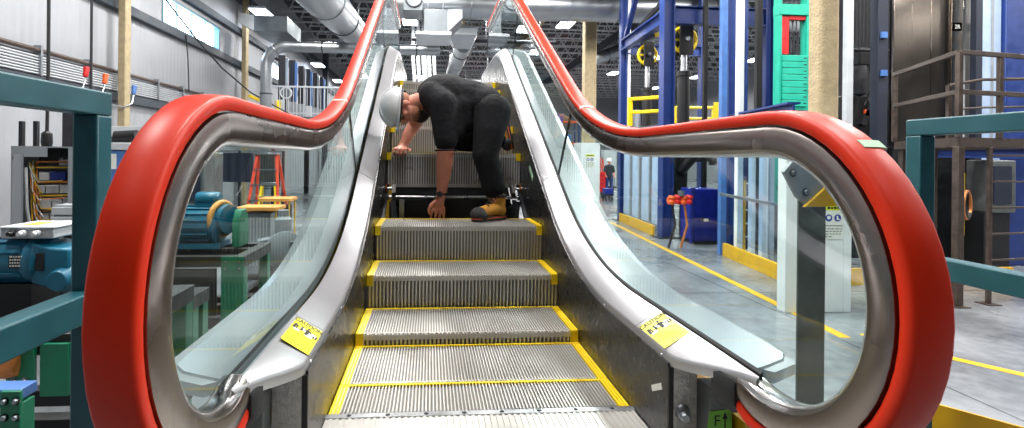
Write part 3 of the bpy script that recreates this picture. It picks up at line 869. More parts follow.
# left wall around two strip windows
WZ0, WZ1 = 5.26, 6.06
wins = [(14.35, 18.1), (22.6, 25.6)]
wl = MB(); wl.b2((XW-.2, YF, 0), (XW, YB, WZ0)); wl.b2((XW-.2, YF, WZ1), (XW, YB, HC))
ys = [YF]+[v for w in wins for v in w]+[YB]
for a, b in zip(ys[::2], ys[1::2]): wl.b2((XW-.2, a, WZ0), (XW, b, WZ1))
struct(wl.build('wall_left', 'wall_panel', smooth=0), 'pale grey metal panel wall')
struct(MB().b2((XW, YB, 0), (XRW, YB+.2, HC)).build('wall_back', 'wall_panel', smooth=0), 'pale end wall of the hall')
struct(MB().b2((XW, YF-.2, 0), (XRW, YF, HC)).build('wall_front', 'girt', smooth=0), 'dark unseen wall added behind the camera')  # unseen, added dark so little light reaches the handrail fronts
struct(MB().b2((XRW, YF, 0), (XRW+.2, YB, HC)).build('wall_right', 'wall_panel', smooth=0), 'pale metal wall behind the test towers')
struct(MB().b2((XW-.3, YF, HC), (XRW+.2, YB+.2, HC+.2)).build('ceiling', 'roof_deck', smooth=0), 'dark steel roof deck')
for i, (a, b) in enumerate(wins):
    wn = thing('window_%d' % (i+1), 'bright strip window high in the metal wall' if i == 0 else 'small bright window beyond the silver duct elbow', 'window', (XW, (a+b)/2, WZ0)); del wn['category']; struct(wn)
    f = MB()
    for z in (WZ0, WZ1-.07): f.b2((XW-.14, a, z), (XW+.02, b, z+.05))
    for y in (a, b-.07): f.b2((XW-.14, y, WZ0), (XW+.02, y+.07, WZ1))
    n = 4
    for k in range(1, n): y = a+(b-a)*k/n; f.b2((XW-.09, y-.010, WZ0+.05), (XW-.05, y+.010, WZ1-.05))
    f.build('window_frame', 'frame_cyan' if i == 0 else 'girt', wn, smooth=0)
    MB().b2((XW-.08, a+.02, WZ0+.02), (XW-.07, b-.02, WZ1-.02)).build('window_pane', 'window_glass', wn, smooth=0)
# girts, eave beam
k = 0
for z, h, d in ((5.0, .22, .16), (6.2, .22, .16), (7.4, .3, .3), (2.95, .20, .14)):
    k += 1
    struct(MB().b2((XW, YF+.3, z), (XW+d, YB-.2, z+h)).build('trim_%d' % k, 'girt', bevel=.01), 'dark steel girt along the metal wall')
# tan wall columns
for i, px in enumerate((126, 246)):
    p = atX(px, 90, XW+.36); y = p.y
    m = MB(); w = .11 if i == 0 else .14
    m.b2((XW+.24, y-w, 0), (XW+.40, y+w, HC))
    struct(m.build('wall_column', 'tan_column', bevel=.02), 'tan fireproofed steel column against the metal wall')
for y in (34, 44): struct(MB().b2((XW+.22, y-.2, 0), (XW+.54, y+.2, HC)).build('wall_column', 'girt', bevel=.02), 'dark column far along the metal wall')

# open-web roof joists
def joist(y, x0, x1, z, m='joist_grey'):
    b = MB(); b.bar((x0, y, z), (x1, y, z), .10, .07); b.bar((x0, y, z-.75), (x1, y, z-.75), .10, .07)
    n = int((x1-x0)/.75)
    for i in range(n):
        xa = x0+(x1-x0)*i/n; xb = x0+(x1-x0)*(i+.5)/n; xc = x0+(x1-x0)*(i+1)/n
        b.bar((xa, y, z), (xb, y, z-.75), .05, .05); b.bar((xb, y, z-.75), (xc, y, z), .05, .05)
    return struct(b.build('ceiling_joist', m, smooth=0), 'grey open-web roof joist')


for y in [13+1.9*i for i in range(23)]: joist(y, XW+.2, XRW-.1, HC-.06)
for x in (-3.4, 1.4, 4.95, 9.6):
    struct(MB().b2((x-.12, 9, HC-1.35), (x+.12, YB-.2, HC-.88)).build('ceiling_girder', 'tan_beam' if x in (1.4, 4.95) else 'girt', bevel=.01), 'long roof girder under the joists')

# fireproofed columns with white wrapped feet in the aisle
def aisle_column(px, Y, w, h_white, lab):
    x = at(px, 100, Y).x
    struct(MB().b2((x-w, Y-w, 0), (x+w, Y+w, HC-1.36)).build('column_%d' % (1 if Y < 10 else 2), 'tan_column', bevel=.05), lab)
    return x


cx1 = aisle_column(823, 6.15, .125, 0, 'tan rough fireproofed column behind the escalator glass')
cx2 = aisle_column(589, 17.2, .20, 0, 'tan fireproofed column far along the aisle')


def ppe_sign(par, c, w, h):
    """white notice with a lime header, two round blue pictograms and text"""
    c = V(c)
    pl = MB().b2(c-V((w/2, .006, h/2)), c+V((w/2, 0, h/2))).build('notice_board', 'white_vinyl', par, smooth=0)
    y = c.y-.0065
    MB().b2((c.x-w/2+.004, y-.001, c.z+h*.34), (c.x+w/2-.004, y, c.z+h/2-.004)).build('notice_header', 'sign_green', pl, smooth=0)
    hd = MB()
    for u, l in ((-.30, .16), (-.11, .10), (.02, .14), (.19, .12)): hd.b2((c.x+w*u, y-.0022, c.z+h*.385), (c.x+w*(u+l), y-.0012, c.z+h*.445))
    hd.build('notice_heading', 'ink', pl, smooth=0)
    for sx in (-1, 1):
        q = V((c.x+sx*w*.22, y, c.z+h*.12)); r = w*.17
        MB().lathe([(.001, .0012), (r, .0012), (r, 0), (.001, 0)], q, (0, -1, 0), 28).build('blue_disc', 'ink_blue', pl, smooth=0)
        g = MB()
        if sx < 0:
            g.prism([(q.x+r*.55*cos(t), q.z+r*.1+r*.5*sin(t)) for t in [2*pi*i/20 for i in range(20)]], 'y', y-.003, y-.0015)
        else:
            g.prism([(q.x-r*.35, q.z+r*.6), (q.x+r*.1, q.z+r*.6), (q.x+r*.12, q.z-r*.1), (q.x+r*.6, q.z-r*.3), (q.x+r*.6, q.z-r*.55), (q.x-r*.35, q.z-r*.55)], 'y', y-.003, y-.0015)
        g.build('pictogram', 'white_vinyl', pl, smooth=0)
    b = MB(); b.b2((c.x-w/2+.006, y-.001, c.z-h*.12), (c.x+w/2-.006, y, c.z-h*.10))
    for r in range(4):
        x = c.x-w*.42
        while x < c.x+w*(.40 if r < 3 else -.1):
            l = random.uniform(.02, .06)*w/.3; b.b2((x, y-.001, c.z-h*(.19+.075*r)-.009*h/.4), (min(x+l, c.x+w*.42), y, c.z-h*(.19+.075*r))); x += l+.018*w/.3
    b.build('notice_text', 'ink', pl, smooth=0)


wc = thing('column_wrap', 'white boxed column foot with a notice, nearest the escalator glass', 'column guard', (cx1, 6.15, 0))
p0 = at(788, 200, 5.75).x; p1 = at(846, 200, 5.75).x
MB().b2((p0, 5.78, 0), (p1, 5.93, 2.22)).build('front_board', 'white_paint', wc, bevel=.006)
MB().b2((p1, 5.78, .0), (p1+.10, 6.35, 2.22)).build('side_board', 'white_paint', wc, bevel=.006)
MB().b2((p1-.02, 5.80, 2.22), (p1+.02, 5.9, 2.25)).build('corner_cap', 'light_grey', wc)
pn = at(833, 222, 5.775); ppe_sign(wc, (pn.x, 5.778, pn.z), .25, .40)
wc2 = thing('column_wrap', 'white boxed column foot with a notice, far along the aisle', 'column guard', (cx2, 17.2, 0))
p0 = at(580, 200, 16.8).x; p1 = at(599, 200, 16.8).x
MB().b2((p0, 16.75, 0), (p1, 17.6, 2.3)).build('front_board', 'white_paint', wc2, bevel=.006)
pn = at(590, 161, 16.74); ppe_sign(wc2, (pn.x, 16.745, pn.z), .30, .44)

# painted floor lines
def stripe(pts, w, n):
    b = MB(); rings = []
    for i, p in enumerate(pts):
        p = V(p); a = V(pts[max(0, i-1)]); c = V(pts[min(len(pts)-1, i+1)]); d = (c-a).normalized(); s = V((-d.y, d.x, 0))*w/2
        rings.append([p-s+V((0, 0, .001)), p+s+V((0, 0, .001)), p+s+V((0, 0, .003)), p-s+V((0, 0, .003))])
    b.loft(rings); return struct(b.build(n, 'yellow_paint', smooth=0), 'yellow painted line on the concrete floor')


a, b = flo(606, 220), flo(787, 309); d = (b-a).normalized()
stripe([a+d*-14, a, b, b+d*1.0], .11, 'trim_11')
q = flo(862, 334); r0, r1 = flo(925, 352), flo(1024, 375)
stripe([q, r0, r1, r1+(r1-r0)*1.5], .10, 'trim_12')
a, b = flo(905, 360), flo(1024, 402)

# ------------------------------------------------------------------ services on the left wall
rk = thing('conduit_rack', 'rack of grey conduits running along the left metal wall', 'conduit rack', (XW+.2, 12, 3.3))
for k in range(7):
    z = 3.205+.050*k
    MB().cyl((XW+.10, -1, z), (XW+.10, 40, z), .018, n=8).build('conduit', 'light_grey', rk)
MB().cyl((XW+.10, -1, 3.62), (XW+.10, 40, 3.62), .045, n=8).build('pipe', 'rail_brown', rk, label='brown pipe')
for k in range(14):
    y = 7.2+1.35*k
    MB().b2((XW+.02, y-.025, 3.16), (XW+.155, y+.025, 3.71)).build('strut', 'galv', rk, bevel=.004)
MB().b2((XW+.13, 7.4, 3.2), (XW+.30, 8.3, 3.48)).build('junction_box', 'light_grey', rk, bevel=.01)
for px, py, m, nm in ((86, 72, 'red_paint', 'red'), (105, 79, 'orange', 'orange'), (134, 90, 'blue_light', 'blue')):
    p = atX(px, py, XW+.42)
    t = thing('plug_socket', '%s plug socket hanging below the conduit rack' % nm, 'socket', p)
    MB().lathe([(.001, .1), (.05, .1), (.055, .06), (.045, .0), (.05, -.05), (.035, -.10), (.001, -.10)], p, (0, .2, 1), 14).build('body', m, t)
    MB().tube([p+V((0, 0, -.08)), p+V((.02, -.12, -.32)), p+V((-.02, -.35, -.42)), p+V((-.15, -.6, -.40))], .016, 6).build('lead', 'galv', t)
# hanging drops
def drop(px, py0, py1, X, m, r, lab, plug=True):
    a, b = atX(px, py0, X), atX(px-1, py1, X); b.y = a.y
    t = thing('drop_cable', lab, 'cable', b)
    MB().tube([V((a.x, a.y, HC-.9)), V((a.x+.01, a.y, (a.z+b.z)/2)), b], r, 8).build('hanging_cable', m, t)
    if plug: MB().lathe([(.001, .1), (.03, .1), (.06, .07), (.065, -.05), (.05, -.11), (.001, -.11)], b, (0, 0, 1), 14).build('connector', 'black', t)


drop(48, 20, 139, -4.9, 'cable_black', .020, 'black drop cable ending in a connector above the open cabinet')
drop(91, 20, 240, -4.9, 'cable_black', .018, 'thin black drop cable beside the teal guard rail post', False)
dc = thing('swing_cable', 'black cable slanting down across the strip window with a yellow clip', 'cable', atX(254, 98, -5.6))
a, b, c = atX(166, 0, -6.2), atX(222, 68, -5.9), atX(275, 106, -5.2)
MB().tube([a+(a-b)*.8, a, a.lerp(b, .5)+V((0, 0, -.05)), b, b.lerp(c, .5)+V((0, 0, -.12)), c, c+V((.8, 1, -.5))], .022, 8).build('cable', 'cable_black', dc)
m = atX(254, 98, -5.6); MB().bar(m-V((.1, .15, -.05)), m+V((.1, .15, -.05)), .09, .09).build('clip', 'safety_yellow', dc)
tag(MB().tube([atX(186, 35, XW+.18), atX(188, 60, XW+.16), atX(189, 92, XW+.18)], .018, 6).build('wall_cable', 'cable_black'), 'thin black cable hanging down the wall below the strip window', 'cable')

# ducts
def duct(name, pts, r, m, lab, cat='duct', rings=0, n=24, hang=3):
    t = thing(name, lab, cat, V(pts[0])-V((0, 0, r)))
    MB().tube(pts, r, n).build('duct_wall', m, t, smooth=50)
    pts = [V(p) for p in pts]
    for i in range(rings):
        f = (i+.5)/rings; L = sum((b-a).length for a, b in zip(pts, pts[1:])); d = f*L
        for a, b in zip(pts, pts[1:]):
            l = (b-a).length
            if d <= l:
                c = a.lerp(b, d/l); MB().torus(c, (b-a), r+.004, .018, n, 6).build('seam_ring', 'dark_steel' if i % 2 == 0 else m, t); break
            d -= l
    for k in range(hang):
        f = (k+.5)/hang; L = sum((b-a).length for a, b in zip(pts, pts[1:])); d = f*L
        for a, b in zip(pts, pts[1:]):
            l = (b-a).length
            if d <= l:
                c = a.lerp(b, d/l)
                if abs((b-a).z) < l*.5: MB().cyl(c+V((0, 0, r)), V((c.x, c.y, HC-.9)), .012, n=6).build('hanger_rod', 'galv', t)
                break
            d -= l
    return t


def arc3(c, r, a0, a1, u, w, n=8): return [V(c)+V(u)*(r*cos(a0+(a1-a0)*i/n))+V(w)*(r*sin(a0+(a1-a0)*i/n)) for i in range(n+1)]


ye = 15.0; xe = at(266, 100, ye).x; ze = at(300, 47, ye).z; rr = .155
bendR = .55
pts = [(xe, ye, .2), (xe, ye, ze-bendR)]+arc3((xe+bendR, ye, ze-bendR), bendR, pi, pi/2, (1, 0, 0), (0, 0, 1))[1:]+[(at(380, 46, ye).x, ye, ze), (at(440, 46, ye).x, ye, ze)]
duct('elbow_duct', pts, rr, 'galv', 'silver elbow duct rising by the left wall and running across', rings=7)
# large spiral duct along the hall
a = at(334, 10, 13.0); b = at(386, 68, 34.0)
duct('spiral_duct', [a+(a-b)*.5, a, b], .44, 'galv', 'big silver spiral duct running down the hall under the roof', rings=12, n=32)
# cross duct over the escalator
a = at(405, 4, 15.5); b = at(640, 8, 15.5)
duct('cross_duct', [a-V((.3, 0, 0)), b+V((3, 0, 0))], .42, 'galv', 'silver round duct crossing high above the escalator top', rings=7, n=32)
t = thing('plenum_box', 'grey rectangular duct box hanging above the escalator top', 'duct', at(443, 36, 13.5))
a, b = at(424, 12, 13.5), at(447, 35, 13.5)
MB().b2((a.x, 13.2, b.z), (b.x, 14.4, a.z)).build('box', 'duct_grey', t, bevel=.01)
c = at(462, 20, 13.5); MB().loft([[(b.x, 13.2, b.z), (b.x, 14.4, b.z), (b.x, 14.4, a.z), (b.x, 13.2, a.z)], [(c.x, 13.3, c.z), (c.x, 14.3, c.z), (c.x, 14.3, a.z+.05), (c.x, 13.3, a.z+.05)]]).build('transition', 'galv', t, smooth=0)
MB().b2((a.x-.2, 13.15, b.z-.08), (b.x+.1, 14.45, b.z)).build('flange', 'light_grey', t, bevel=.006)
for u in (a.x+.1, b.x-.1): MB().cyl((u, 13.8, a.z), (u, 13.8, HC-.9), .012, n=6).build('hanger_rod', 'galv', t)
t = thing('air_handler', 'pale box with a round fan opening beside the bright lamp', 'air handler', at(411, 10, 13))
a, b = at(403, -6, 13.0), at(423, 11, 13.0); MB().b2((a.x, 13, b.z), (b.x, 13.9, a.z)).build('housing', 'duct_grey', t, bevel=.02)
q = at(414, -1, 12.98); MB().torus(q, (0, 1, 0), .19, .02, 28, 8).build('fan_ring', 'dark_steel', t)
MB().lathe([(.001, .02), (.18, .02), (.18, 0), (.001, 0)], q, (0, -1, 0), 24).build('fan_cover', 'duct_grey', t)
a = at(464, 44, 17.5); b = at(452, 74, 24)
duct('branch_duct', [a, b, b+(b-a)*.5], .30, 'galv', 'pale slanting branch duct above the bending mechanic', rings=4)
dvb = at(462, 44, 16.6); t = thing('diffuser_box', 'galvanised duct collar at the head of the slanting branch', 'duct collar', dvb-V((0, 0, .3)))
MB().loft([[dvb+V((sx*w, sy*w, z)) for sx, sy in ((-1, -1), (1, -1), (1, 1), (-1, 1))] for w, z in ((.45, .42), (.45, .2), (.28, -.1))]).build('collar', 'galv', t, smooth=0)
MB().b2(dvb+V((-.5, -.5, .42)), dvb+V((.5, .5, .47))).build('flange', 'light_grey', t, bevel=.005)
MB().cyl(dvb+V((0, 0, .47)), V((dvb.x, dvb.y, HC-.9)), .014, n=6).build('hanger_rod', 'galv', t)
# square branch at upper left with a hood
t = thing('square_duct', 'square galvanised duct with a slanted hood near the left wall', 'duct', at(275, 30, 18))
a, b = at(260, 20, 18), at(292, 36, 18)
MB().b2((a.x, 17.4, b.z), (b.x, 19.2, a.z)).build('box', 'duct_grey', t, bevel=.01)
MB().loft([[(a.x, 17.4, b.z), (a.x, 19.2, b.z), (a.x, 19.2, a.z), (a.x, 17.4, a.z)], [(a.x-.45, 17.3, b.z+.25), (a.x-.45, 19.3, b.z+.25), (a.x-.45, 19.3, a.z+.05), (a.x-.45, 17.3, a.z+.05)]]).build('hood', 'galv', t, smooth=0)
# white risers near the centre
for k, px in enumerate((413, 418, 424, 429, 434)):
    p = at(px, 50, 22)
    tag(MB().tube([V((p.x, 22, HC-.9)), V((p.x, 22, 6.0)), V((p.x+.12, 22, 4.3)), V((p.x+.12, 22, .01))], .075 if k != 2 else .11, 10).build('riser_pipe', 'white_paint'), ['thin white riser pipe next to the lamp, first of the five', 'second white riser pipe, slightly right of the first', 'thickest white riser pipe, middle of the five', 'fourth white riser pipe of the row', 'last white riser pipe, nearest the plenum box'][k], 'pipe', 'white riser pipes under the roof')
# horizontal sprinkler pipes
for i, (y, z, m, r) in enumerate(((19.0, 6.05, 'dark_steel', .07), (24, 6.7, 'galv', .06), (30, 6.2, 'light_grey', .08), (38, 6.0, 'light_grey', .09))):
    t = thing('sprinkler_pipe', ['dark horizontal pipe crossing behind the escalator head', 'slim zinc pipe crossing under the joists', 'pale pipe crossing further down the hall', 'thick pale pipe crossing far down the hall'][i], 'pipe', (-.7, y, z))
    MB().cyl((-.7, y, z), (4.6, y, z), r, n=10).build('pipe', m, t)
    for x in (0, 2, 4): MB().cyl((x, y, z+r), (x, y, HC-.9), .01, n=6).build('hanger_rod', 'galv', t)
a = at(594, 60, 27); b = at(652, 38, 27)
duct('far_cross_duct', [a, b, b+(b-a)*.8], .32, 'galv', 'silver duct slanting behind the blue test frame column', rings=4)

# ------------------------------------------------------------------ lamps
LG = 'high-bay lamps hanging under the roof'
lamp_me = None
lamps = [(262, 13, 'large glowing high-bay lamp beside the square duct hood, leftmost lamp'), (298, 45, 'small high-bay lamp just over the silver elbow duct run'),
         (318, 65, 'small high-bay lamp over the mezzanine railing'), (338, 81, 'tiny far lamp close to the rising left handrail'),
         (410, 21, 'bright lamp at the foot of the left handrail top, by the plenum box'), (418, 77, 'small lamp over the white hard hat, between the white riser pipes'),
         (566, 24, 'bright lamp just left of the far tan column'), (535, 52, 'lamp seen through the right glass, low over the upper landing'), (524, 29, 'bright lamp seen through the upper right glass panel'),
         (614, 73, 'small lamp right of the far tan column'), (659, 57, 'lamp behind the smaller yellow sheave'), (696, 77, 'small lamp to the right of the larger black cylinder'),
         (655, 88, 'tiny lamp under the smaller yellow sheave'), (753, 60, 'lamp between the black post and the white guide rail'), (838, 40, 'lamp just right of the near tan column')]
for i, (px, py, lab) in enumerate(lamps):
    zl_ = 7.3; Y = F*(zl_-CZ)/(157-py)*.985
    p = at(px, py, Y)
    t = thing('high_bay_lamp', lab, 'lamp', p, LG)
    if lamp_me is None:
        b = MB(); b.prism([(-.32, .0), (.32, .0), (.26, .09), (-.26, .09)], 'y', -.62, .62); h = b
        d1 = MB().b2((-.28, -.58, -.035), (-.02, .58, -.002)); d2 = MB().b2((.02, -.58, -.035), (.28, .58, -.002))
        rd = MB().cyl((-.2, -.5, .08), (-.05, -.5, 1.05), .008, n=6); rd2 = MB().cyl((.2, .5, .08), (.05, .5, 1.05), .008, n=6)
        hs = h.build('housing', 'light_grey', t, local=True); a1 = d1.build('diffuser', 'lamp_glow', t, local=True); a2 = d2.build('diffuser', 'lamp_glow', t, local=True)
        r1 = rd.build('hanger_rod', 'galv', t, local=True); r2 = rd2.build('hanger_rod', 'galv', t, local=True)
        lamp_me = [(hs, 'housing'), (a1, 'diffuser'), (a2, 'diffuser'), (r1, 'hanger_rod'), (r2, 'hanger_rod')]
    else:
        for o, n in lamp_me:
            c = o.copy(); COL.objects.link(c); c.parent = t
def area(x, y, z, w, h, e, c=(1, .98, .95)):
    l = bpy.data.lights.new('hall_light', 'AREA'); l.shape = 'RECTANGLE'; l.size = w; l.size_y = h; l.energy = e; l.color = c
    o = bpy.data.objects.new('hall_light', l); COL.objects.link(o); o.location = (x, y, z); return o


for y, e in ((-1.6, 34), (2.6, 150), (6.5, 240), (12, 260), (19, 260), (27, 250), (36, 250), (47, 250)):  # nearest rows are unseen, added to light risers and newel fronts
    for x in (-3.7, -.3, 3.8, 8.2, 13.5, 19):
        area(x, y, 7.25, .7, 1.6, e)

# ------------------------------------------------------------------ teal guard frames beside the escalator
def guard(X, Y, sgn, lab):
    t = thing('guard_rail', lab, 'guard rail', (X, Y, 0)); w = .0375
    MB().b2((X-w, Y-w, 0), (X+w, Y+w, 1.90)).build('post', 'teal_frame', t, bevel=.006)
    MB().b2((X-w, -1.4, 1.90), (X+w, Y+w, 1.975)).build('top_rail', 'teal_frame', t, bevel=.006)
    MB().b2((X-w+.001, -1.4, 1.27), (X+w-.001, Y-w, 1.36)).build('lower_rail', 'teal_frame', t, bevel=.006)
    MB().b2((X-w, -1.3, 0), (X+w, -1.3+2*w, 1.90)).build('post', 'teal_frame', t, bevel=.006)
    MB().b2((X-.09, Y-.09, 0), (X+.09, Y+.09, .012)).build('foot_plate', 'teal_frame', t)


guard(at(84, 200, 1.6825).x, 1.72, -1, 'teal square-tube guard rail beside the left handrail loop')
guard(at(927.5, 200, 2.1975).x, 2.235, 1, 'teal square-tube guard rail standing right of the right handrail loop')

# ------------------------------------------------------------------ machines on the left
def bolt(par, p, axis, r=.012):
    MB().lathe([(.001, r*1.1), (r*.8, r*1.1), (r, r*.7), (r, 0), (r*1.5, 0), (r*1.5, -r*.3), (.001, -r*.3)], p, axis, 10).build('bolt', 'galv', par)


def skid(name, lab, x0, x1, y0, y1, h, posts, beam='black'):
    t = thing(name, lab, 'machine base', ((x0+x1)/2, y0, 0))
    for z in (.10, h-.11):
        for x in (x0, x1-.10): MB().b2((x, y0, z), (x+.10, y1, z+.11)).build('beam', beam, t, bevel=.004)
        for y in (y0, (y0+y1)/2, y1-.10): MB().b2((x0+.10, y, z+.002), (x1-.10, y+.10, z+.108)).build('cross_beam', beam, t, bevel=.004)
    for x in (x0, x1-.10):
        for y in (y0+.01, y1-.11): MB().b2((x+.005, y, 0), (x+.095, y+.1, h-.10)).build('post', 'green_paint', t, bevel=.004)
    for (x, y, z0, z1, w) in posts:
        p = MB().b2((x-w/2, y-.012, z0), (x+w/2, y, z1)).build('bolted_plate', 'green_paint', t, bevel=.003)
        for a in (-.3, .3):
            for zz in (z0+.05, z0+.12, z1-.12, z1-.05): bolt(p, (x+a*w, y-.012, zz), (0, -1, 0))
    return t


ps = at(222, 300, 5.2).x, at(243, 300, 5.2).x
t = skid('machine_skid', 'black and green bolted machine skid seen through the left glass', -3.9, ps[1]+.01, 5.2, 6.05, .80, [((ps[0]+ps[1])/2, 5.195, .06, .80, .21)])
MB().b2((-3.7, 5.215, .25), (-2.7, 5.23, .66)).build('side_panel', 'green_paint', t)
MB().b2((-2.65, 5.22, .22), (-2.05, 5.235, .68)).build('cover_panel', 'black', t)
x = at(185, 330, 4.2).x
t = skid('machine_skid', 'low black skid with green bolted corner plate just inside the left loop', -2.45, x+.06, 4.2, 4.5, .68, [(x, 4.195, .05, .68, .13)])
t = skid('machine_skid', 'black skid with a plain green plate, left of the teal post', -3.4, -1.62, 2.75, 3.75, .88, [])
a, b = at(42, 343, 2.74), at(70, 395, 2.74)
MB().b2((a.x, 2.725, b.z), (b.x, 2.748, a.z)).build('green_plate', 'green_paint', t, bevel=.003)
a = at(28, 365, 2.74); p = MB().b2((a.x-.09, 2.72, a.z-.09), (a.x+.04, 2.745, a.z+.10)).build('bearing_bracket', 'green_paint', t, bevel=.004)
for dx in (-.05, .0): bolt(p, (a.x+dx, 2.72, a.z-.07), (0, -1, 0))
a = at(10, 355, 2.74); MB().lathe([(.05, -.06), (.10, -.05), (.11, 0), (.10, .05), (.05, .06)], a, (1, .2, 0), 28).build('copper_drum', 'copper', t)
# nearest corner bracket
a, b = at(2, 388, 2.05), at(22, 428, 2.05)
t = thing('bolted_bracket', 'green bolted bracket in the bottom left corner', 'bracket', (a.x, 2.05, 0))
pl = MB().b2((a.x, 2.04, .30), (b.x, 2.055, a.z-.01)).build('face_plate', 'green_paint', t, bevel=.003)
MB().b2((a.x-.25, 2.056, a.z-.05), (b.x-.01, 2.14, a.z-.01)).build('beam', 'blue_light', t, bevel=.003)
MB().b2((a.x+.005, 2.056, 0), (b.x-.005, 2.12, a.z-.06)).build('post', 'green_paint', t, bevel=.003)
for dx in (.25, .8):
    for dz in (.035, .095, .155, .215): bolt(pl, (a.x+(b.x-a.x)*dx, 2.04, a.z-.01-dz), (0, -1, 0), .010)


def motor(t, c, L, r, col='motor_teal', axis=(1, 0, 0), ring=None):
    c = V(c); ax = V(axis)
    prof = [(.001, -L/2-.10), (r*.55, -L/2-.10), (r*.9, -L/2-.06), (r*1.0, -L/2), (r*1.0, -L/2+.015), (r*.93, -L/2+.02), (r*.93, L/2-.03), (r*1.08, L/2-.03), (r*1.08, L/2), (r*.8, L/2+.03), (r*.5, L/2+.05), (.001, L/2+.05)]
    MB().lathe(prof, c, axis, 36).build('motor_body', col, t)
    n = 22
    fins = MB(); up = V((0, 0, 1)); sd = ax.cross(up)
    for k in range(n):
        a = 2*pi*k/n; d = up*cos(a)+sd*sin(a)
        if abs(cos(a)) > .93: continue
        fins.bar(c+d*r*.96-ax*L*.42, c+d*r*.96+ax*L*.40, .012, .03, d)
    fins.build('cooling_fins', col, t)


Y = 3.15
m0, m1 = at(-12, 259, Y), at(50, 259, Y); r = .130
t = thing('gear_motor', 'teal electric gear motor with nameplate, left of the teal post', 'motor', ((m0.x+m1.x)/2, Y, .88))
c = (m0+m1)/2; L = m1.x-m0.x
MB().lathe([(.001, -L/2-.1), (r*.9, -L/2-.1), (r, -L/2-.06), (r, L/2-.08), (r*1.02, L/2-.07), (r*1.12, L/2-.05), (r*1.12, L/2-.01), (r*.85, L/2+.03), (.001, L/2+.03)], c, (1, 0, 0), 40).build('motor_body', 'motor_teal', t)
rb = MB()
for a in (62, 35, -35, -62, 118, 145): 
    d = V((0, -sin(radians(a)), cos(radians(a)))); rb.bar(c+d*r*.98-V((L*.48, 0, 0)), c+d*r*.98+V((L*.30, 0, 0)), .02, .028, d)
rb.build('body_rib', 'motor_teal', t)
n0, n1 = at(9, 256, Y-r-.004), at(26, 268, Y-r-.004)
pl = MB().b2((n0.x, Y-r-.008, n1.z), (n1.x, Y-r+.012, n0.z)).build('nameplate', 'ink', t, label='black nameplate with white print')
tx = MB()
for rr_ in range(4):
    u = n0.x+.006
    while u < n1.x-.012:
        l = random.uniform(.006, .016); tx.b2((u, Y-r-.0095, n1.z+.008+.0165*rr_), (u+l, Y-r-.008, n1.z+.017+.0165*rr_)); u += l+.005
tx.build('plate_print', 'white_vinyl', pl, smooth=0)
v0, v1 = at(36, 253, Y-r), at(44, 271, Y-r); vb = MB().b2((v0.x, Y-r-.006, v1.z), (v1.x, Y-r+.03, v0.z)).build('vent_cover', 'black', t, bevel=.004)
b0, b1 = at(9, 229, Y-.06), at(61, 237, Y-.06)
tb = MB().b2((b0.x, Y-.12, b1.z), (b1.x, Y+.16, b0.z+.012)).build('terminal_box', 'light_grey', t, bevel=.006, label='grey metal terminal box')
MB().b2((b0.x-.01, Y-.13, b0.z+.012), (b1.x+.01, Y+.17, b0.z+.020)).build('lid', 'light_grey', tb, bevel=.002)
for px in (15, 25, 39):
    q = at(px, 233, Y-.12); MB().lathe([(.001, .05), (.011, .05), (.013, .03), (.018, .028), (.018, .010), (.014, 0), (.001, 0)], q, (0, -1, 0), 14).build('cable_gland', 'black' if px == 15 else 'comp_white', tb)
q = at(35, 228, Y); MB().b2((q.x-.04, Y-.05, b0.z+.0205), (q.x+.05, Y+.08, b0.z+.0215)).build('sticker', 'wire_yellow', tb, smooth=0)
MB().b2((m0.x+.1, Y-.05, c.z+r-.02), (m1.x-.06, Y+.08, b1.z+.001)).build('neck', 'black', t)
g0, g1 = at(48, 247, Y), at(74, 298, Y)
MB().loft([[(m1.x-.02, y, c.z+s*.11) for y, s in ((Y-.12, -1), (Y+.12, -1), (Y+.12, 1), (Y-.12, 1))], [(g1.x-.05, y, c.z+.005+s*.09) for y, s in ((Y-.13, -1.6), (Y+.13, -1.6), (Y+.13, .9), (Y-.13, .9))], [(g1.x+.05, y, c.z+s*.085) for y, s in ((Y-.12, -1.9), (Y+.12, -1.9), (Y+.12, .9), (Y-.12, .9))]]).build('gearbox', 'motor_teal', t, bevel=.012, smooth=20)
q = at(60, 280, Y-.13); MB().lathe([(.001, .03), (.050, .03), (.058, .022), (.060, 0), (.075, -.02), (.08, -.08), (.001, -.08)], q, (0, -1, 0), 30).build('bearing_cover', 'motor_teal', t)
MB().b2((m0.x+.08, Y-.11, .885), (m1.x-.02, Y+.11, c.z-r*.90)).build('foot', 'black', t)

# open control cabinet
Y = 4.7
a, b = at(17, 146, Y), at(70, 233, Y)
t = thing('control_cabinet', 'open grey control cabinet full of wiring, on a stand', 'cabinet', ((a.x+b.x)/2, Y, 0))
x0, x1, z0, z1 = a.x, b.x, b.z-.08, a.z
cs_ = MB(); cs_.b2((x0, Y+.22, z0), (x1, Y+.235, z1)); cs_.b2((x0, Y, z0), (x0+.012, Y+.22, z1)); cs_.b2((x1-.012, Y, z0), (x1, Y+.22, z1)); cs_.b2((x0, Y, z1-.012), (x1, Y+.22, z1)); cs_.b2((x0, Y, z0), (x1, Y+.22, z0+.012))
cs_.b2((x0, Y-.002, z1-.09), (x0+.24, Y, z1)); cs_.b2((x1-.05, Y-.002, z0), (x1-.012, Y, z1-.012))
cs_.build('enclosure', 'grey_paint', t, smooth=0)
d0 = at(4, 160, Y-.30)
MB().loft([[(d0.x, Y-.26, z0), (d0.x+.02, Y-.28, z0), (x0+.02, Y-.01, z0), (x0, Y+.01, z0)], [(d0.x, Y-.26, z1-.07), (d0.x+.02, Y-.28, z1-.07), (x0+.02, Y-.01, z1-.07), (x0, Y+.01, z1-.07)]]).build('door', 'grey_paint', t, smooth=0)
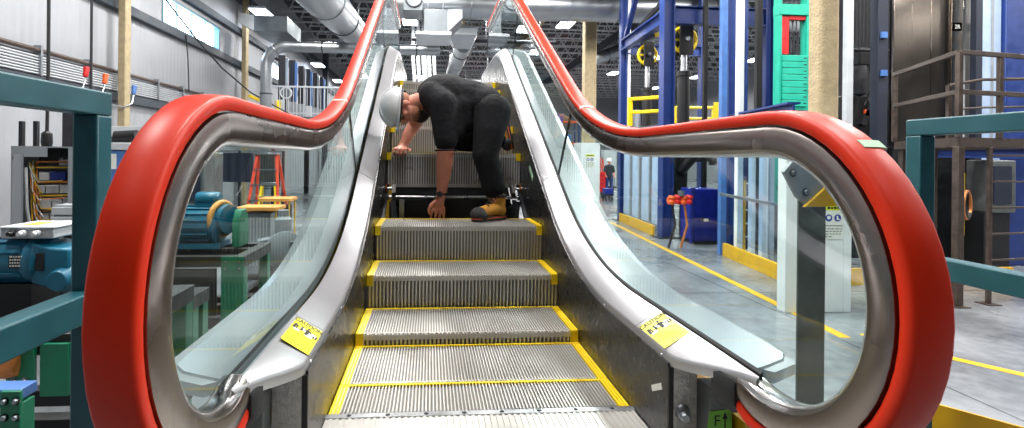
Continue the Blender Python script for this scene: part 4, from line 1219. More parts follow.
MB().lathe([(.001, .03), (.018, .03), (.022, 0), (.001, 0)], (x0+.03, Y-.003, z1-.10), (0, -1, 0), 14).build('lock', 'galv', t)
yb = Y+.22
W = x1-x0
rows = [(.86, .10, 'black'), (.80, .07, 'ink'), (.64, .07, 'ink_blue'), (.50, .07, 'comp_white'), (.34, .09, 'comp_white'), (.20, .07, 'comp_white'), (.08, .06, 'black')]
H = z1-z0
for k, (f, h, m) in enumerate(rows):
    z = z0+H*f; x = x0+W*.36
    while x < x1-.10:
        w = random.uniform(.03, .11); MB().b2((x, yb-.09, z), (min(x+w, x1-.07), yb-.004, z+h)).build('component', random.choice([m, 'comp_white', m, 'black']), t, bevel=.002); x += w+.006
    MB().b2((x0+W*.32, yb-.11, z-.025), (x1-.06, yb-.10, z-.012)).build('wire_duct', 'wire_yellow' if k % 2 else 'wire_orange', t)
for k in range(26):
    m = random.choice(['wire_yellow', 'wire_orange', 'wire_red', 'wire_yellow', 'black', 'comp_white'])
    xa = x0+W*(.22+.10*random.random()); za = z1-.12-.12*random.random(); zb = z0+.03+H*.6*random.random(); xb = x0+W*(.3+.55*random.random())
    MB().tube([(xa, yb-.06, za), (xa+random.uniform(-.02, .02), yb-.13, (za+zb)/2+.1), (xa+.02, yb-.15, zb+.08), (xa+.06, yb-.14, zb), (xb, yb-.12, zb+random.uniform(-.02, .03))], .0045, 5).build('wire', m, t)
MB().tube([(x0+W*.19, yb-.16, z1-.18), (x0+W*.22, yb-.17, z0+.3), (x0+W*.30, yb-.16, z0+.02)], .012, 8).build('cable_loom', 'comp_white', t)
MB().b2((x0+.04, Y+.02, 0), (x0+.09, Y+.2, z0)).build('stand_leg', 'dark_steel', t); MB().b2((x1-.09, Y+.02, 0), (x1-.04, Y+.2, z0)).build('stand_leg', 'dark_steel', t)
t.rotation_euler = (0, 0, .40)
# grey finned block in front of it
a, b = at(54, 205, 4.25), at(74, 236, 4.25)
t = thing('switch_block', 'small grey block with rows of screws, below the open cabinet', 'switch box', ((a.x+b.x)/2, 4.25, 0))
MB().b2((a.x, 4.25, b.z), (b.x+.1, 4.40, a.z)).build('body', 'grey_paint', t, bevel=.004)
for k in range(3): MB().b2((a.x-.01, 4.235, a.z-.075-.075*k), (b.x+.11, 4.249, a.z-.015-.075*k)).build('front_strip', 'light_grey', t, bevel=.003)
MB().b2((a.x+.05, 4.28, 0), (b.x+.05, 4.36, b.z)).build('pedestal', 'dark_steel', t)
for k, px in enumerate((20.5, 35)):
    p = at(px, 121, 5.6); tag(MB().b2((p.x-.02, 5.6, 0), (p.x+.02, 5.64, p.z)).build('strut_post', 'dark_steel', bevel=.003), ['slim dark strut post over the open cabinet, first of two', 'slim dark strut post over the open cabinet, nearer the drop cable'][k], 'post', 'strut posts behind the control cabinet')
# dark tall cabinet, blue lab machine
a, b = at(62, 112, 8.5), at(80, 120, 8.5)
t = thing('locker', 'tall dark steel locker just left of the teal post', 'locker', ((a.x+b.x)/2, 8.5, 0))
MB().b2((a.x, 8.5, .05), (b.x, 9.1, a.z)).build('carcass', 'navy', t, bevel=.01); MB().b2((a.x+.02, 8.485, .1), (b.x-.02, 8.5, a.z-.05)).build('door', 'dark_steel', t, bevel=.006); MB().b2((a.x+.0, 8.52, 0), (b.x, 9.08, .05)).build('plinth', 'black', t)
a, b = at(107, 126, 8.3), at(129, 145, 8.3)
t = thing('dividing_screen', 'pale grey screen board behind the blue machine, by the tan column', 'screen', ((a.x+b.x)/2, 8.3, 0))
MB().b2((a.x, 8.3, .9), (b.x+.5, 8.34, a.z)).build('board', 'light_grey', t, bevel=.004); MB().b2((a.x+.1, 8.3, 0), (a.x+.16, 8.34, .9)).build('leg', 'grey_paint', t); MB().b2((b.x+.3, 8.3, 0), (b.x+.36, 8.34, .9)).build('leg', 'grey_paint', t)
a, b = at(107, 150, 7.2), at(118, 190, 7.2)
t = thing('blue_machine', 'small blue machine with a black and grey head, beside the left handrail', 'machine', ((a.x+b.x)/2, 7.2, 0))
MB().b2((a.x, 7.2, .4), (b.x+.1, 7.6, a.z)).build('body', 'blue_light', t, bevel=.02); MB().b2((a.x-.05, 7.15, 0), (b.x+.15, 7.65, .4)).build('base', 'grey_paint', t, bevel=.02)
MB().b2((a.x-.03, 7.18, a.z), (b.x+.15, 7.62, a.z+.10)).build('top_plate', 'light_grey', t, bevel=.01)
MB().cyl((a.x+.05, 7.3, a.z+.18), (b.x+.18, 7.3, a.z+.20), .075, n=18).build('head', 'black', t); MB().b2((a.x+.02, 7.25, a.z+.10), (b.x+.1, 7.4, a.z+.18)).build('saddle', 'dark_steel', t)
MB().b2((a.x+.02, 7.19, a.z-.25), (a.x+.12, 7.2, a.z-.05)).build('label_plate', 'white_vinyl', t)
# wooden pallet under the big motor
def pallet(c, w, d, lab):
    t = thing('pallet', lab, 'pallet', c); x, y, z = c
    for k in range(6): MB().b2((x-w/2, y-d/2+d*k/6, z+.10), (x+w/2, y-d/2+d*(k+.75)/6, z+.12)).build('board', 'pallet_wood', t, bevel=.003)
    for k in (-1, 0, 1): MB().b2((x+k*(w/2-.05)-.045, y-d/2, z), (x+k*(w/2-.05)+.045, y+d/2-.03, z+.10)).build('bearer', 'pallet_wood', t, bevel=.004)
    return t


pallet((-4.6, 5.0, .001), 1.2, 1.0, 'pale wooden pallet low behind the gear motor')
# second motor behind the left glass, with brake drum and belt guard
Y = 5.75
t = thing('brake_motor', 'teal motor with an orange brake ring, seen through the left glass', 'motor', (-2.5, Y, .80))
a, b = at(182, 230, Y), at(220, 230, Y); c = (a+b)/2; c.z = 1.03
MB().lathe([(.001, -.30), (.17, -.30), (.20, -.26), (.205, .16), (.22, .17), (.22, .20), (.12, .24), (.001, .24)], c, (1, 0, 0), 36).build('motor_body', 'motor_teal', t)
for k in range(9):
    an = radians(-80+20*k); d = V((0, -cos(an), sin(an))); MB().bar(c+d*.205-V((.24, 0, 0)), c+d*.205+V((.14, 0, 0)), .014, .035, d).build('cooling_fin', 'motor_teal', t)
p = at(209, 200, Y); MB().lathe([(.001, -.12), (.065, -.12), (.075, -.10), (.075, .09), (.06, .12), (.001, .12)], (p.x, Y, 1.31), (1, 0, 0), 26).build('fan_motor', 'motor_teal', t)
MB().b2((p.x-.12, Y-.07, 1.2), (p.x+.1, Y+.07, 1.27)).build('saddle', 'motor_teal', t)
MB().lathe([(.001, -.035), (.155, -.035), (.158, 0), (.155, .055), (.001, .055)], (at(226, 220, Y).x, Y-.02, 1.10), (1, -.35, 0), 32).build('drum', 'motor_teal', t)
MB().torus(V((at(225, 220, Y).x-.02, Y-.03, 1.10)), (1, -.35, 0), .175, .030, 36, 10).build('brake_ring', 'wood_orange', t)
g = at(239, 230, Y); MB().prism([(Y-.13, .81), (Y+.16, .81), (Y+.15, 1.1), (Y+.08, 1.2), (Y-.05, 1.2), (Y-.12, 1.1)], 'x', g.x-.03, g.x+.05).build('belt_guard', 'green_paint', t, bevel=.01)
MB().b2((a.x-.02, Y-.17, .805), (b.x+.05, Y+.17, .86)).build('foot', 'motor_teal', t)
# work stands with orange wooden tops
for (xa, xb, py, Y, lab, m) in ((236, 278, 209, 7.6, 'grey pedestal with an orange wooden top, the lower and nearer of two', 'grey_paint'), (258, 291, 200, 8.7, 'dark stand with an orange wooden top, the farther of two', 'dark_steel')):
    a, b = at(xa, py, Y), at(xb, py, Y); z = a.z
    t = thing('work_stand', lab, 'work stand', ((a.x+b.x)/2, Y, 0), 'stands with orange wooden tops')
    w = b.x-a.x
    MB().prism([(a.x+.03, Y-.02), (b.x-.03, Y-.02), (b.x, Y+.03), (b.x, Y+.42), (b.x-.03, Y+.45), (a.x+.03, Y+.45), (a.x, Y+.42), (a.x, Y+.03)], 'z', z-.025, z+.025).build('top', 'wood_orange', t, bevel=.004)
    if m == 'grey_paint':
        MB().b2((a.x+.10, Y+.06, .08), (b.x-.12, Y+.40, z-.06)).build('pedestal', m, t, bevel=.01); MB().b2((a.x+.06, Y+.03, 0), (b.x-.08, Y+.43, .08)).build('foot', 'dark_steel', t)
        for k in range(7): MB().b2((a.x+.13+.045*k, Y+.05, .2), (a.x+.145+.045*k, Y+.06, z-.12)).build('rib', 'light_grey', t)
    for sx in (a.x+.04, b.x-.04):
        for sy in (Y+.04, Y+.40): MB().cyl((sx, sy, 0), (sx, sy, z-.02), .014, n=8).build('leg', 'wire_yellow', t)
    if m != 'grey_paint': MB().b2((a.x+.08, Y+.1, z-.35), (b.x-.08, Y+.38, z-.10)).build('drawer_box', 'black', t, bevel=.008)
# grey cast machines on low black frames
for k, (px, Y, s, lab) in enumerate(((284, 7.0, 1.0, 'grey cast gear machine on a black floor frame beside the orange-topped pedestal'),)):
    x = at(px, 230, Y).x
    t = thing('gear_machine', lab, 'machine', (x, Y, 0))
    z0 = .34
    for sx in (-1, 1): MB().b2((x+sx*.36-.04, Y-.5, .0), (x+sx*.36+.04, Y+.6, .10)).build('frame_rail', 'black', t, bevel=.004)
    for q in (-.5, -.1, .3): MB().b2((x-.32, Y+q, .012), (x+.32, Y+q+.08, .09)).build('frame_rung', 'black', t, bevel=.004)
    MB().b2((x-.26*s, Y-.2, .10), (x+.26*s, Y+.25, z0)).build('base', 'dark_steel', t, bevel=.01)
    MB().lathe([(.001, -.2*s), (.15*s, -.2*s), (.2*s, -.16*s), (.2*s, .06), (.24*s, .08), (.24*s, .12), (.15*s, .16), (.001, .16)], (x, Y, z0+.22*s), (.4, -1, 0), 26).build('gear_case', 'grey_paint', t)
    MB().lathe([(.001, 0), (.11*s, 0), (.11*s, .22*s), (.07*s, .26*s), (.07*s, .34*s), (.001, .34*s)], (x-.02, Y+.05, z0+.38*s), (0, 0, 1), 20).build('upper_motor', 'grey_paint', t)
    MB().lathe([(.001, -.1), (.06, -.1), (.06, .1), (.001, .1)], (x-.2*s, Y-.05, z0+.32*s), (1, 0, .2), 16).build('shaft_end', 'galv', t)
    MB().b2((x+.12*s, Y-.18, z0+.02), (x+.27*s, Y+.1, z0+.34*s)).build('valve_block', 'duct_grey', t, bevel=.01)
# low ladder frame on the floor
c = flo(300, 268); t = thing('floor_frame', 'black ladder-like steel frame lying on the floor behind the left glass', 'frame', c)
for sx in (-.42, .42): MB().b2((c.x+sx-.04, c.y-.5, .001), (c.x+sx+.04, c.y+.9, .11)).build('rail', 'black', t, bevel=.004)
for q in (-.45, -.05, .35, .75): MB().b2((c.x-.38, c.y+q, .01), (c.x+.38, c.y+q+.08, .10)).build('rung', 'black', t, bevel=.004)
# step ladder
def ladder(t, c, h, w, spread, col, steps, topm='galv'):
    c = V(c)
    for sx in (-1, 1):
        MB().bar(c+V((sx*w*.5*1.15, 0, 0)), c+V((sx*w*.30, spread*.45, h)), .05, .03, (0, 1, 0)).build('front_rail', col, t)
        MB().bar(c+V((sx*w*.62, spread, 0)), c+V((sx*w*.30, spread*.55, h)), .045, .028, (0, 1, 0)).build('rear_rail', col, t)
        MB().b2(c+V((sx*w*.575-.035, -.03, 0)), c+V((sx*w*.575+.035, .03, .03))).build('shoe', 'rubber', t)
    for k in range(1, steps+1):
        f = k/(steps+1); ww = w*(.575-.275*f); MB().b2(c+V((-ww, spread*.45*f-.04, h*f-.015)), c+V((ww, spread*.45*f+.05, h*f+.012))).build('step', topm, t)
    MB().b2(c+V((-w*.34, spread*.38, h-.01)), c+V((w*.34, spread*.62, h+.03))).build('top_cap', topm, t, bevel=.006)
    MB().bar(c+V((-w*.42, spread*.22, h*.5)), c+V((-w*.45, spread*.80, h*.48)), .02, .012).build('spreader', topm, t)


p = at(260, 200, 10.2); t = thing('step_ladder', 'orange-red step ladder with metal treads standing behind the left glass', 'ladder', (p.x, 10.2, 0)); ladder(t, (p.x, 10.2, 0), 1.80, .62, .9, 'ladder_orange', 5)
p = at(265, 190, 11.6); t = thing('step_stool', 'low yellow step stool behind the orange-red ladder', 'step stool', (p.x, 11.6, 0)); ladder(t, (p.x, 11.6, 0), 1.15, .46, .55, 'safety_yellow', 3)
# welding screen
Y = 13.2; a, b = at(196, 152, Y), at(283, 184, Y)
t = thing('welding_screen', 'dark welding curtain hung on a steel frame behind the ladder', 'screen', ((a.x+b.x)/2, Y, 0))
for x in (a.x, (a.x+b.x)/2, b.x): MB().b2((x-.03, Y-.03, 0), (x+.03, Y+.03, a.z+.04)).build('post', 'dark_steel', t)
MB().b2((a.x-.05, Y-.025, a.z+.0), (b.x+.05, Y+.025, a.z+.05)).build('top_bar', 'galv', t)
mid = a.x+(b.x-a.x)*.66
rg = [[(a.x+.05+(mid-a.x-.05)*i/30, Y-.05+.012*sin(i*1.3), z) for i in range(31)] for z in (1.12, a.z-.01)]
MB().loft([rg[0]+[(p_[0], p_[1]+.01, p_[2]) for p_ in rg[0][::-1]], rg[1]+[(p_[0], p_[1]+.01, p_[2]) for p_ in rg[1][::-1]]]).build('curtain', 'navy', t)
rg = [[(mid+.04+(b.x-mid-.08)*i/60, Y-.05+.035*sin(i*1.35), z) for i in range(61)] for z in (1.0, a.z-.01)]
MB().loft([rg[0]+[(p_[0], p_[1]+.01, p_[2]) for p_ in rg[0][::-1]], rg[1]+[(p_[0], p_[1]+.01, p_[2]) for p_ in rg[1][::-1]]]).build('pleated_curtain', 'post_grey', t)
# grey machine cabinet near the left loop
Y = 9.0; a, b = at(176, 152, Y), at(204, 215, Y)
t = thing('machine_cabinet', 'grey machine cabinet with white labels behind the teal motor', 'machine', ((a.x+b.x)/2, Y, 0))
MB().b2((a.x, Y, .12), (b.x, Y+.8, a.z)).build('carcass', 'post_grey', t, bevel=.02); MB().b2((a.x+.05, Y+.05, 0), (b.x-.05, Y+.75, .12)).build('plinth', 'black', t)
MB().b2((a.x+.08, Y-.02, 1.0), (b.x-.06, Y, a.z-.1)).build('door', 'navy', t, bevel=.006); MB().b2((b.x-.18, Y-.03, a.z-.35), (b.x-.08, Y-.02, a.z-.14)).build('label_plate', 'white_vinyl', t)
# mezzanine with grey railing
Y = 19.6; a, b = at(262, 116, Y), at(352, 116, Y); zt = at(300, 86, Y).z
t = thing('mezzanine', 'grey mezzanine platform with a barred railing under the elbow duct', 'platform', ((a.x+b.x)/2, Y, 0))
MB().b2((a.x, Y-.1, a.z-.35), (b.x, Y+6, a.z)).build('deck', 'post_grey', t, bevel=.01)
for x in (a.x+.2, b.x-.4):
    for y in (Y+.1, Y+5.6): MB().b2((x, y, 0), (x+.2, y+.2, a.z-.35)).build('leg', 'dark_steel', t)
rl = MB(); MB().b2((a.x, Y-.03, zt-.06), (b.x, Y+.03, zt)).build('top_rail', 'light_grey', t); MB().b2((a.x, Y-.02, a.z+.10), (b.x, Y+.02, a.z+.15)).build('bottom_rail', 'light_grey', t)
n = 26
for k in range(n+1):
    x = a.x+(b.x-a.x-.04)*k/n; wd = .035 if k % 6 == 0 else .014; MB().b2((x, Y-.015, a.z), (x+wd, Y+.015, zt-.05)).build('rail_post' if k % 6 == 0 else 'bar', 'light_grey', t)
mz = a.z
p = at(278, 105, Y+.5); tag(MB().lathe([(.001, .0), (.11, .0), (.11, .55), (.10, .62), (.001, .64)], (p.x, Y+.5, mz+.001), (0, 0, 1), 18).build('bollard', 'safety_yellow'), 'short yellow bollard on the mezzanine behind the railing', 'bollard')
p = at(286, 93, Y+.4); t = thing('hand_wheel', 'pale round hand wheel behind the mezzanine railing', 'wheel', p); MB().torus(p, (.1, -1, 0), .20, .03, 28, 8).build('rim', 'light_grey', t); MB().lathe([(.001, .03), (.17, .02), (.17, 0), (.001, 0)], p, (.1, -1, 0), 24).build('disc', 'duct_grey', t); MB().cyl(p+V((0, .04, 0)), V((p.x, p.y+.04, mz+.002)), .05, n=10).build('pedestal', 'dark_steel', t)
for k, (px, pt, w) in enumerate(((282, 55, .28), (292, 60, .24), (301, 66, .22), (308, 69, .2), (315, 73, .2), (321, 77, .2))):
    Yk = 21.0+k*.8; p = at(px, pt, Yk)
    t = thing('test_column', ['tallest dark test column, first in the row on the mezzanine', 'second dark test column from the elbow duct', 'third dark test column of the mezzanine row', 'fourth dark test column, past the mezzanine middle', 'fifth dark test column of the mezzanine row', 'shortest dark test column at the far end of the row'][k], 'column', (p.x, Yk, mz), 'dark test columns on the mezzanine')
    MB().b2((p.x-w/2, Yk, mz), (p.x+w/2, Yk+.2, p.z)).build('mast', 'navy' if k % 2 else 'dark_steel', t, bevel=.01); MB().b2((p.x+w/2, Yk+.02, mz), (p.x+w/2+.08, Yk+.12, p.z-.1)).build('guide', 'blue_light' if k % 2 else 'galv', t); MB().b2((p.x-w, Yk-.1, mz+.001), (p.x+w, Yk-.02, mz+.75)).build('drive_box', 'grey_paint' if k % 3 else 'light_grey', t, bevel=.01)

# ------------------------------------------------------------------ blue test towers on the right
def col_at(px, Y): return at(px, 150, Y).x


# far tower: two blue columns, beams, pale shaft panels and a yellow kick plate
T1 = thing('test_tower', 'far blue steel test tower with pale shaft panels and yellow kick plate', 'tower', (5.6, 13, 0))
xa, xb = col_at(622, 14.7), col_at(666, 11.5)
HT = 7.8
for x, y, w in ((xa, 14.7, .09), (xb, 11.5, .13), (xb+2.4, 11.5, .1), (xa+2.4, 14.7, .1)):
    m = MB(); m.b2((x-w, y-w, 0), (x-w+.03, y+w, HT)); m.b2((x+w-.03, y-w, 0), (x+w, y+w, HT)); m.b2((x-w+.03, y-.02, 0), (x+w-.03, y+.02, HT)); m.build('column', 'blue_steel', T1)
    MB().b2((x-w-.12, y-w-.1, 0), (x+w+.12, y+w+.1, .02)).build('base_plate', 'dark_steel', T1)
MB().b2((xa+.12, 14.62, 0), (xa+.2, 14.72, HT-1)).build('white_guide', 'white_paint', T1, label='white vertical guide')
def ibeam(p, q, h, w, m, par, n='beam'):
    b = MB(); p, q = V(p), V(q); u = V((0, 0, h/2-.02)); b.bar(p+u, q+u, w, .03); b.bar(p-u, q-u, w, .03); b.bar(p, q, .03, h-.06); return b.build(n, m, par)


zb = 5.05
ibeam((xa, 14.6, zb), (xb, 11.65, zb), .32, .2, 'blue_steel', T1); ibeam((xa+.1, 14.7, zb-.1), (xa+2.3, 14.7, zb-.1), .3, .2, 'blue_steel', T1); ibeam((xb+.15, 11.5, zb+.02), (xb+2.3, 11.5, zb+.02), .42, .2, 'blue_steel', T1)
MB().bar((xa+.02, 14.6, zb+.15), (xb, 12.4, zb+2.1), .12, .12).build('brace', 'blue_steel', T1)
MB().bar((xa+.05, 14.5, zb+.1), (xb+1.2, 12.4, zb+1.6), .10, .10).build('brace', 'dark_steel', T1)
ibeam((xa, 14.6, 2.45), (xb, 11.65, 2.45), .25, .2, 'blue_steel', T1); ibeam((xb+.15, 11.5, 2.45), (xb+2.3, 11.5, 2.45), .25, .2, 'blue_steel', T1)
for k in range(4):
    f0, f1 = k/4+.02, (k+1)/4-.01
    y0, y1 = 14.55-(14.55-11.65)*f0, 14.55-(14.55-11.65)*f1; x0, x1 = xa+(xb-xa)*(14.55-y0)/3.0, xa+(xb-xa)*(14.55-y1)/3.0
    MB().bar((x0, y0, 1.28), (x1, y1, 1.28), .03, 2.1).build('shaft_panel', 'panel_pale', T1, bevel=.004)
    MB().bar((x1-.03, y1, .25), (x1-.03, y1, 2.3), .05, .05).build('panel_mullion', 'grey_paint', T1)
MB().bar((xa-.12, 14.5, .12), (xb-.16, 11.75, .12), .05, .24).build('kick_plate', 'yellow_paint', T1, bevel=.004)
# platform rails inside the tower
def handrail(nm, lab, pts, z0, h, m='safety_yellow', kick=False, r=.03):
    t = thing(nm, lab, 'railing', (pts[0][0], pts[0][1], z0))
    for f in (1.0, .5): MB().tube([(x, y, z0+h*f) for x, y in pts], r, 6).build('rail', m, t)
    for x, y in pts: MB().bar((x, y, z0+.003), (x, y, z0+h+r), r*2.2, r*2.2).build('rail_post', m, t)
    return t


p0, p1, p2 = at(636, 118, 13.6), at(664, 118, 12.4), at(631, 118, 14.2)
zz = 2.62
MB().b2((xb+.12, 11.66, zz-.05), (xb+2.2, 14.5, zz)).build('platform_deck', 'post_grey', T1)
handrail('yellow_railing', 'yellow railing on the test tower platform, in front of the smaller cylinder', [(at(630, 110, 12.9).x, 12.9), (at(664, 110, 12.3).x, 12.3)], zz, .68, r=.045)
handrail('yellow_railing', 'yellow railing on the test tower platform, right of the larger cylinder', [(at(664, 110, 14.0).x+.3, 14.0), (at(714, 110, 13.8).x, 13.8), (at(716, 110, 12.9).x, 12.9)], zz, .60, r=.04)
# hydraulic cylinders with yellow sheaves
def jack(px, Y, top, k, lab):
    x = at(px, 50, Y).x; zc = at(px, top, Y).z
    t = thing('hydraulic_jack', lab, 'hydraulic jack', (x, Y, zz))
    MB().lathe([(.001, 0), (.11*k, 0), (.11*k, .9*k), (.13*k, .92*k), (.13*k, 1.0*k), (.001, 1.0*k)], (x, Y, zz+.001), (0, 0, 1), 20).build('cylinder', 'black', t)
    MB().cyl((x, Y, zz+.95*k), (x, Y, zc-.28*k), .058*k, n=18).build('rod', 'alu_light', t)
    MB().b2((x-.13*k, Y-.12*k, zc-.30*k), (x+.13*k, Y-.07*k, zc+.32*k)).build('cheek_plate', 'black', t, bevel=.01); MB().b2((x-.13*k, Y+.07*k, zc-.30*k), (x+.13*k, Y+.12*k, zc+.32*k)).build('cheek_plate', 'black', t, bevel=.01)
    MB().torus((x, Y, zc), (0, 1, 0), .235*k, .035*k, 36, 8).build('sheave_rim', 'safety_yellow', t)
    s = MB()
    for a in range(6): s.bar((x, Y, zc), (x+.22*k*cos(a*pi/3), Y, zc+.22*k*sin(a*pi/3)), .04*k, .035*k, (0, 1, 0))
    s.build('sheave_spokes', 'safety_yellow', t); MB().cyl((x, Y-.15*k, zc), (x, Y+.15*k, zc), .045*k, n=16).build('axle', 'galv', t)
    return x, zc


jack(647.5, 13.4, 55, 1.05, 'black hydraulic jack with the smaller yellow sheave in the test tower')
x2, z2 = jack(684, 12.0, 40, 1.25, 'black hydraulic jack with the larger yellow sheave, nearer the black post')
b = at(655, 34, 12.6); tag(MB().bar((b.x+.02, 12.6, b.z-.02), (b.x+.6, 12.6, b.z+.10), .12, .10).build('lifting_bar', 'safety_yellow'), 'yellow lifting bar bridging the two black jacks', 'beam')
b = at(696, 20, 12.2); t = thing('yellow_bracket', 'yellow bent bracket above the larger sheave', 'bracket', b); MB().prism([(b.x-.2, b.z-.12), (b.x+.2, b.z-.02), (b.x+.2, b.z+.06), (b.x-.05, b.z+.02), (b.x-.2, b.z+.2)], 'y', 12.15, 12.25).build('plate', 'safety_yellow', t, bevel=.006)
x = at(705, 60, 11.27).x; tag(MB().b2((x-.045, 11.22, 0), (x+.045, 11.31, 7.6)).build('black_post', 'black', bevel=.008), 'slim black post standing between the larger sheave and the blue columns', 'post')
# blue cabinet, valve set and black machine under the platform
Y = 10.55
a, b = at(683, 189, Y), at(717, 243, Y)
t = thing('blue_cabinet', 'deep blue metal cabinet with a slanted side standing in the test tower', 'cabinet', ((a.x+b.x)/2, Y, 0))
MB().b2((a.x+.25, Y, .07), (b.x+.05, Y+.6, a.z)).build('carcass', 'blue_deep', t, bevel=.008)
MB().loft([[(a.x+.02, Y-.30, .07), (a.x+.25, Y-.02, .07), (a.x+.25, Y+.01, .07), (a.x, Y-.28, .07)], [(a.x+.02, Y-.30, a.z+.03), (a.x+.25, Y-.02, a.z+.03), (a.x+.25, Y+.01, a.z+.03), (a.x, Y-.28, a.z+.03)]]).build('open_door', 'blue_deep', t, smooth=0)
MB().b2((a.x+.24, Y-.004, 0), (b.x+.06, Y+.6, .065)).build('plinth', 'black', t); q = at(706, 220, Y); pl = MB().b2((q.x-.05, Y-.006, q.z-.03), (q.x+.05, Y-.0005, q.z+.03)).build('rating_label', 'white_vinyl', t); MB().b2((q.x-.09, Y-.02, q.z-.06), (q.x-.07, Y-.001, q.z+.08)).build('handle', 'dark_steel', t)
Y = 10.0; a = at(670, 200, Y); t = thing('valve_set', 'orange-red valve manifold beside the deep blue cabinet', 'valve', (a.x+.2, Y, 0))
MB().cyl((a.x-.05, Y, a.z), (a.x+.42, Y, a.z-.02), .05, n=14).build('manifold', 'orange', t)
for k in range(4): MB().lathe([(.001, -.09), (.06, -.09), (.075, -.04), (.05, 0), (.075, .04), (.06, .09), (.001, .09)], (a.x+.02+.12*k, Y-.02, a.z+.01*(k % 2)), (.2, 0, 1), 14).build('valve', 'orange' if k % 2 == 0 else 'red_paint', t)
MB().lathe([(.001, -.05), (.06, -.05), (.06, .05), (.001, .05)], (a.x+.2, Y-.06, a.z+.14), (0, 0, 1), 14).build('actuator', 'galv', t)
for dx in (.05, .3): MB().tube([(a.x+dx, Y+.02, a.z-.04), (a.x+dx+.06, Y, a.z-.5), (a.x+dx-.05, Y+.05, .02)], .024, 8).build('hose', 'black' if dx < .2 else 'copper', t)
Y = 11.9; a, b = at(668, 152, Y), at(712, 188, Y)
t = thing('pump_unit', 'black pump unit with pipes under the platform, above the deep blue cabinet', 'pump', ((a.x+b.x)/2, Y, 0))
MB().b2((a.x+.15, Y, .9), (a.x+.5, Y+.4, a.z-.1)).build('tank', 'black', t, bevel=.04); MB().lathe([(.001, -.25), (.14, -.25), (.16, .2), (.10, .3), (.001, .3)], (a.x+.42, Y-.05, a.z-.25), (.5, -.3, .8), 18).build('pump_body', 'black', t)
MB().tube([(a.x+.5, Y, a.z-.2), (b.x, Y-.05, a.z-.15), (b.x+.05, Y-.05, a.z-.25)], .05, 10).build('pipe', 'dark_steel', t); MB().b2((b.x-.1, Y-.12, a.z-.3), (b.x+.05, Y, a.z-.06)).build('switch', 'black', t, bevel=.01)
for x in (a.x+.18, a.x+.44): MB().b2((x-.03, Y+.1, 0), (x+.03, Y+.25, .9)).build('leg', 'dark_steel', t)

# near tower
T2 = thing('test_tower', 'near blue steel test tower behind the right glass with white guide rails', 'tower', (5.6, 9, 0))
xc = col_at(724, 9.5)
for px, Y, w, m in ((722.5, 9.4, .055, 'blue_light'), (730, 9.5, .085, 'blue_steel'), (744, 9.2, .04, 'blue_steel')):
    x = col_at(px, Y); MB().b2((x-w, Y-w, 0), (x+w, Y+w, HT)).build('column', m, T2, bevel=.008)
x = col_at(739, 9.0); MB().b2((x-.055, 8.95, 0), (x+.055, 9.05, HT)).build('white_guide', 'white_paint', T2, bevel=.006, label='white vertical guide')
for px, Y, w, m in ((752, 8.7, .03, 'white_paint'), (764, 8.2, .05, 'white_paint'), (771, 8.2, .035, 'light_grey')):
    x = col_at(px, Y); MB().b2((x-w, Y-.05, 0), (x+w, Y+.05, 2.45)).build('white_guide', m, T2, bevel=.004, label='white vertical guide')
xe = col_at(796, 7.15)
MB().b2((xe-.1, 7.05, 0), (xe+.1, 7.25, 2.4)).build('column', 'blue_steel', T2, bevel=.008)
ibeam((xc+.1, 9.35, 2.52), (xe, 7.2, 2.52), .24, .18, 'blue_steel', T2)
ibeam((xc+.1, 9.5, 2.52), (xc+2.4, 9.5, 2.52), .24, .18, 'blue_steel', T2)
MB().bar((xc-.10, 9.3, .12), (xe-.12, 7.10, .12), .05, .24).build('kick_plate', 'yellow_paint', T2, bevel=.004)
MB().bar((xe-.12, 7.05, .12), (col_at(1013, 7.05), 7.05, .12), .05, .24).build('kick_plate', 'yellow_paint', T2, bevel=.004)
for k in range(3):
    f0, f1 = k/3+.01, (k+1)/3-.01
    q0, q1 = V((xc-.0, 9.3, 1.30)).lerp(V((xe-.03, 7.2, 1.3)), f0), V((xc-.0, 9.3, 1.30)).lerp(V((xe-.03, 7.2, 1.3)), f1)
    MB().bar(q0, q1, .012, 2.0).build('shaft_window', 'shaft_glass', T2, smooth=0)
MB().b2((xc+.3, 9.9, .0), (xe+2.4, 9.95, 2.4)).build('back_panel', 'navy', T2)
# teal panel behind the shaft glass, ladder
a, b = at(774, 152, 8.6), at(795, 206, 8.6)
t = thing('teal_weight', 'flat teal counterweight block hanging behind the right glass', 'counterweight', ((a.x+b.x)/2, 8.6, b.z)); MB().b2((a.x, 8.6, b.z), (b.x, 8.75, a.z+.2)).build('block', 'mint_paint', t, bevel=.01); MB().b2((a.x+.05, 8.59, b.z+.3), (b.x-.1, 8.60, b.z+.33)).build('slot', 'black', t)
MB().cyl(((a.x+b.x)/2, 8.67, a.z+.2), ((a.x+b.x)/2, 8.67, 7.4), .012, n=6).build('rope', 'dark_steel', t)
Y = 8.95; a, b = at(745, 180, Y), at(754, 262, Y)
t = thing('fixed_ladder', 'narrow white ladder with a yellow stile in the near tower', 'ladder', ((a.x+b.x)/2, Y, 0))
MB().b2((a.x-.02, Y, 0), (a.x+.02, Y+.04, a.z)).build('stile', 'yellow_paint', t, label='yellow stile'); MB().b2((b.x-.02, Y, 0), (b.x+.02, Y+.04, a.z+.4)).build('stile', 'white_paint', t)
for k in range(6): MB().b2((a.x+.02, Y+.01, .15+.24*k), (b.x-.02, Y+.03, .175+.24*k)).build('rung', 'white_paint', t)
MB().bar(at(720, 194, 9.1), at(795, 208, 7.35), .05, .05).build('cross_rail', 'galv', T2, bevel=.004)
